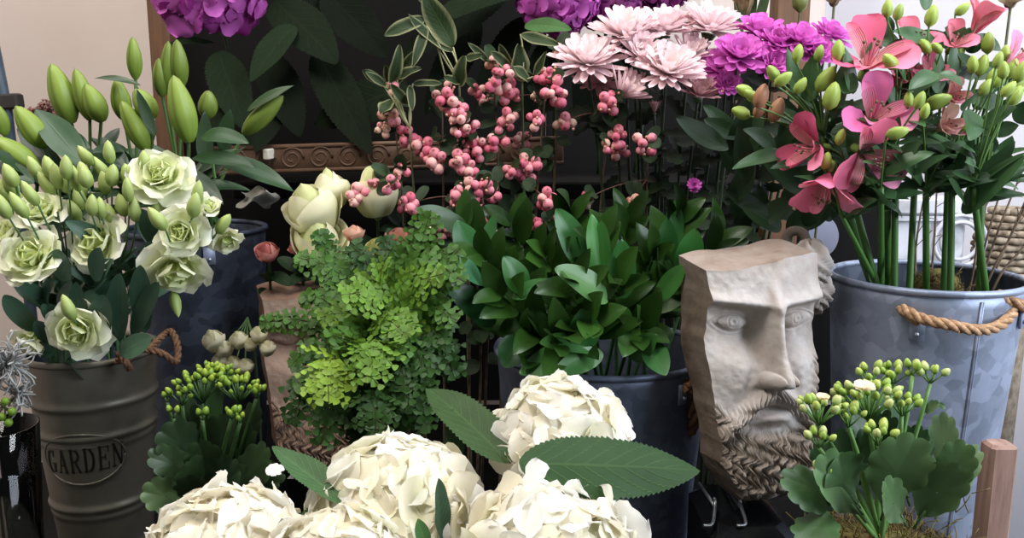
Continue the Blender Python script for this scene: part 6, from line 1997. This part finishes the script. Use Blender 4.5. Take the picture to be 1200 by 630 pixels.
# dried brown twigs leaning out of the tall bucket
rnd.seed(121)
for lab, x0, x1, y1, Y in (
    ('brown dried twig closest to the green alstroemeria stalks', 1137, 1170, 175, 1.17), ('brown dried twig with tiny barbs, second from the green stalks', 1142, 1186, 182, 1.20),
    ('straight brown dried twig crossing the wicker basket', 1148, 1200, 195, 1.19), ('thin dried twig leaning over the bucket rim towards the white wall', 1156, 1215, 215, 1.17),
    ('lowest brown dried twig, almost touching the rope handled rim', 1166, 1222, 245, 1.15), ('pale dried twig with side sprigs against the white wall', 1160, 1225, 180, 1.22),
    ('short dark dried twig standing behind the bare stalks', 1072, 1082, 235, 1.20), ('fine dark dried twig behind the middle stalks', 1090, 1098, 215, 1.22)):
    p0, p1 = W(x0, 334, Y), W(x1, y1, Y + .02)
    foot = BR + (p0 - BR) * np.array([.6, .6, 0]) + np.array([0, 0, -.16])
    t = thing('dried_twig', lab, 'twig', foot, 'dried twigs in the tall bucket')
    P = smooth_path([foot, p0, p0 * .5 + p1 * .5 + rv(.004), p1], 8)
    part('stem', MB().tube(P, np.linspace(.0022, .0012, len(P)), 5), M_TWIG, t)
    for k in range(5):
        j = rnd.randrange(14, len(P) - 1)
        part('side_sprig', MB().tube(bez(P[j], P[j] + rv(.016) + (.006, 0, .012), rv(.004), 5), .0007, 4), M_TWIG, t)
# dry brown moss inside the tall bucket
mb = MB()
cm = W(1100, 318, 1.17)
mb.ball(cm - (0, 0, .03), (.035, .03, .035), nu=8, nv=14)
for k in range(260):
    d = nrm(rv())
    p = cm - (0, 0, .03) + d * .034
    mb.tube(bez(p, p + rv(.014), rv(.01), 4), .0007, 3)
o = solid('dry_moss', mb, M_MOSS, 'tangle of dry brown moss between the stalks inside the tall bucket', 'moss', kind='stuff')

# dried beige flowers and green pods standing behind at the top
rnd.seed(131)
BG1, BG2 = lin(150, 126, 98), lin(176, 152, 122)
for lab, px, py, Y, big in (('dried beige tulip like flower at the top, between cream wall and brown upright', 872, 4, 1.60, 1), ('green dried pod in front of the brown upright', 938, 2, 1.58, 0), ('dull beige seed head above the tallest magenta chrysanthemum', 978, -4, 1.50, 2), ('faded seed head above the tallest alstroemeria, near the picture edge', 1185, -2, 1.40, 2)):
    c = W(px, py, Y)
    foot = np.array([c[0] * .97, Y + .02, UP + .002 if Y > 1.55 else BOARD + .002])
    t = thing('dried_flower', lab, 'dried flower', foot, 'dried flowers at the top')
    part('stem', MB().tube(smooth_path([foot, foot * .4 + c * .6 + (.004, 0, 0), c - (0, 0, .015)], 8), .0022, 5, lin(84, 84, 52)), M_STEM, t)
    mb = MB()
    if big == 1:
        bloom(mb, c, (-.2, -.2, 1), .045, 10, 22, BG1, BG2, None, wid=.42, ruff=.05, inner=6, curl=.3, dens=9)
        part('bloom', mb, M_PETAL, t)
        for dx in (.01, .022, -.004):
            blade(t, c + (dx, -.005, -.05), c + (dx * 2.4 - .01, -.01, .045), .010, (-.5, -.8, 0), lin(66, 86, 54), bend=.3)
    elif big == 0:
        mb.loft(c - (0, 0, .018), (0, 0, 1), [(.003, 0), (.012, .008), (.014, .02), (.010, .036), (.002, .045)], 14, 5, .1, col=lin(112, 118, 62))
        part('pod', mb, M_BUD, t)
    else:
        bloom(mb, c, (0, -.3, 1), .032, 14, 50, BG1, BG2, lin(196, 176, 140), wid=.35, ruff=.1, inner=8, curl=.3, dens=8)
        part('seed_head', mb, M_PETAL, t)

# ================================================================== light and camera
def area(name, loc, target, size, energy, col, sy=None):
    L = bpy.data.lights.new(name, 'AREA')
    L.energy, L.color, L.size = energy, col, size
    if sy:
        L.shape, L.size_y = 'RECTANGLE', sy
    o = bpy.data.objects.new(name, L)
    COL.objects.link(o)
    o.location = loc
    o.rotation_euler = (Vector(target) - Vector(loc)).to_track_quat('-Z', 'Y').to_euler()
    return o


area('window_light', (1.72, 0.12, 1.80), (0.40, 1.2, 0.95), 1.0, 44, (0.80, 0.88, 1.0), 1.5)
area('shop_ceiling_light', (-0.50, 0.45, 2.75), (-0.15, 1.0, 0.9), 0.8, 27, (1.0, 0.94, 0.87))
area('added_wall_fill', (-1.15, 1.45, 2.85), (-1.0, 2.4, 1.5), 0.7, 11, (1.0, 0.95, 0.91))  # added fill that brightens the back wall on the left
area('added_side_fill', (0.75, 1.0, 2.8), (1.30, 1.70, 0.7), 0.6, 21, (0.92, 0.95, 1.0))  # added fill that lifts the white wall on the right
w = bpy.data.worlds.new('shop_air')
w.use_nodes = True
bg = w.node_tree.nodes['Background']
bg.inputs[0].default_value = (0.95, 0.97, 1.0, 1)
bg.inputs[1].default_value = 0.11
bpy.context.scene.world = w

cam = bpy.data.cameras.new('camera')
cam.sensor_fit = 'HORIZONTAL'
cam.sensor_width = 36.0
cam.lens = 36.0 * FOC / 1200
cam.clip_start = 0.02
co = bpy.data.objects.new('camera', cam)
COL.objects.link(co)
co.location = (0, 0, CAMZ)
co.rotation_euler = (math.radians(90) - PITCH, 0, 0)
sc = bpy.context.scene
sc.camera = co
sc.view_settings.view_transform = 'Standard'
sc.view_settings.look = 'None'
sc.view_settings.gamma = 1
sc.view_settings.use_curve_mapping = False
sc.view_settings.exposure = 0.35
sc.cycles.max_bounces = 8
sc.cycles.transparent_max_bounces = 8
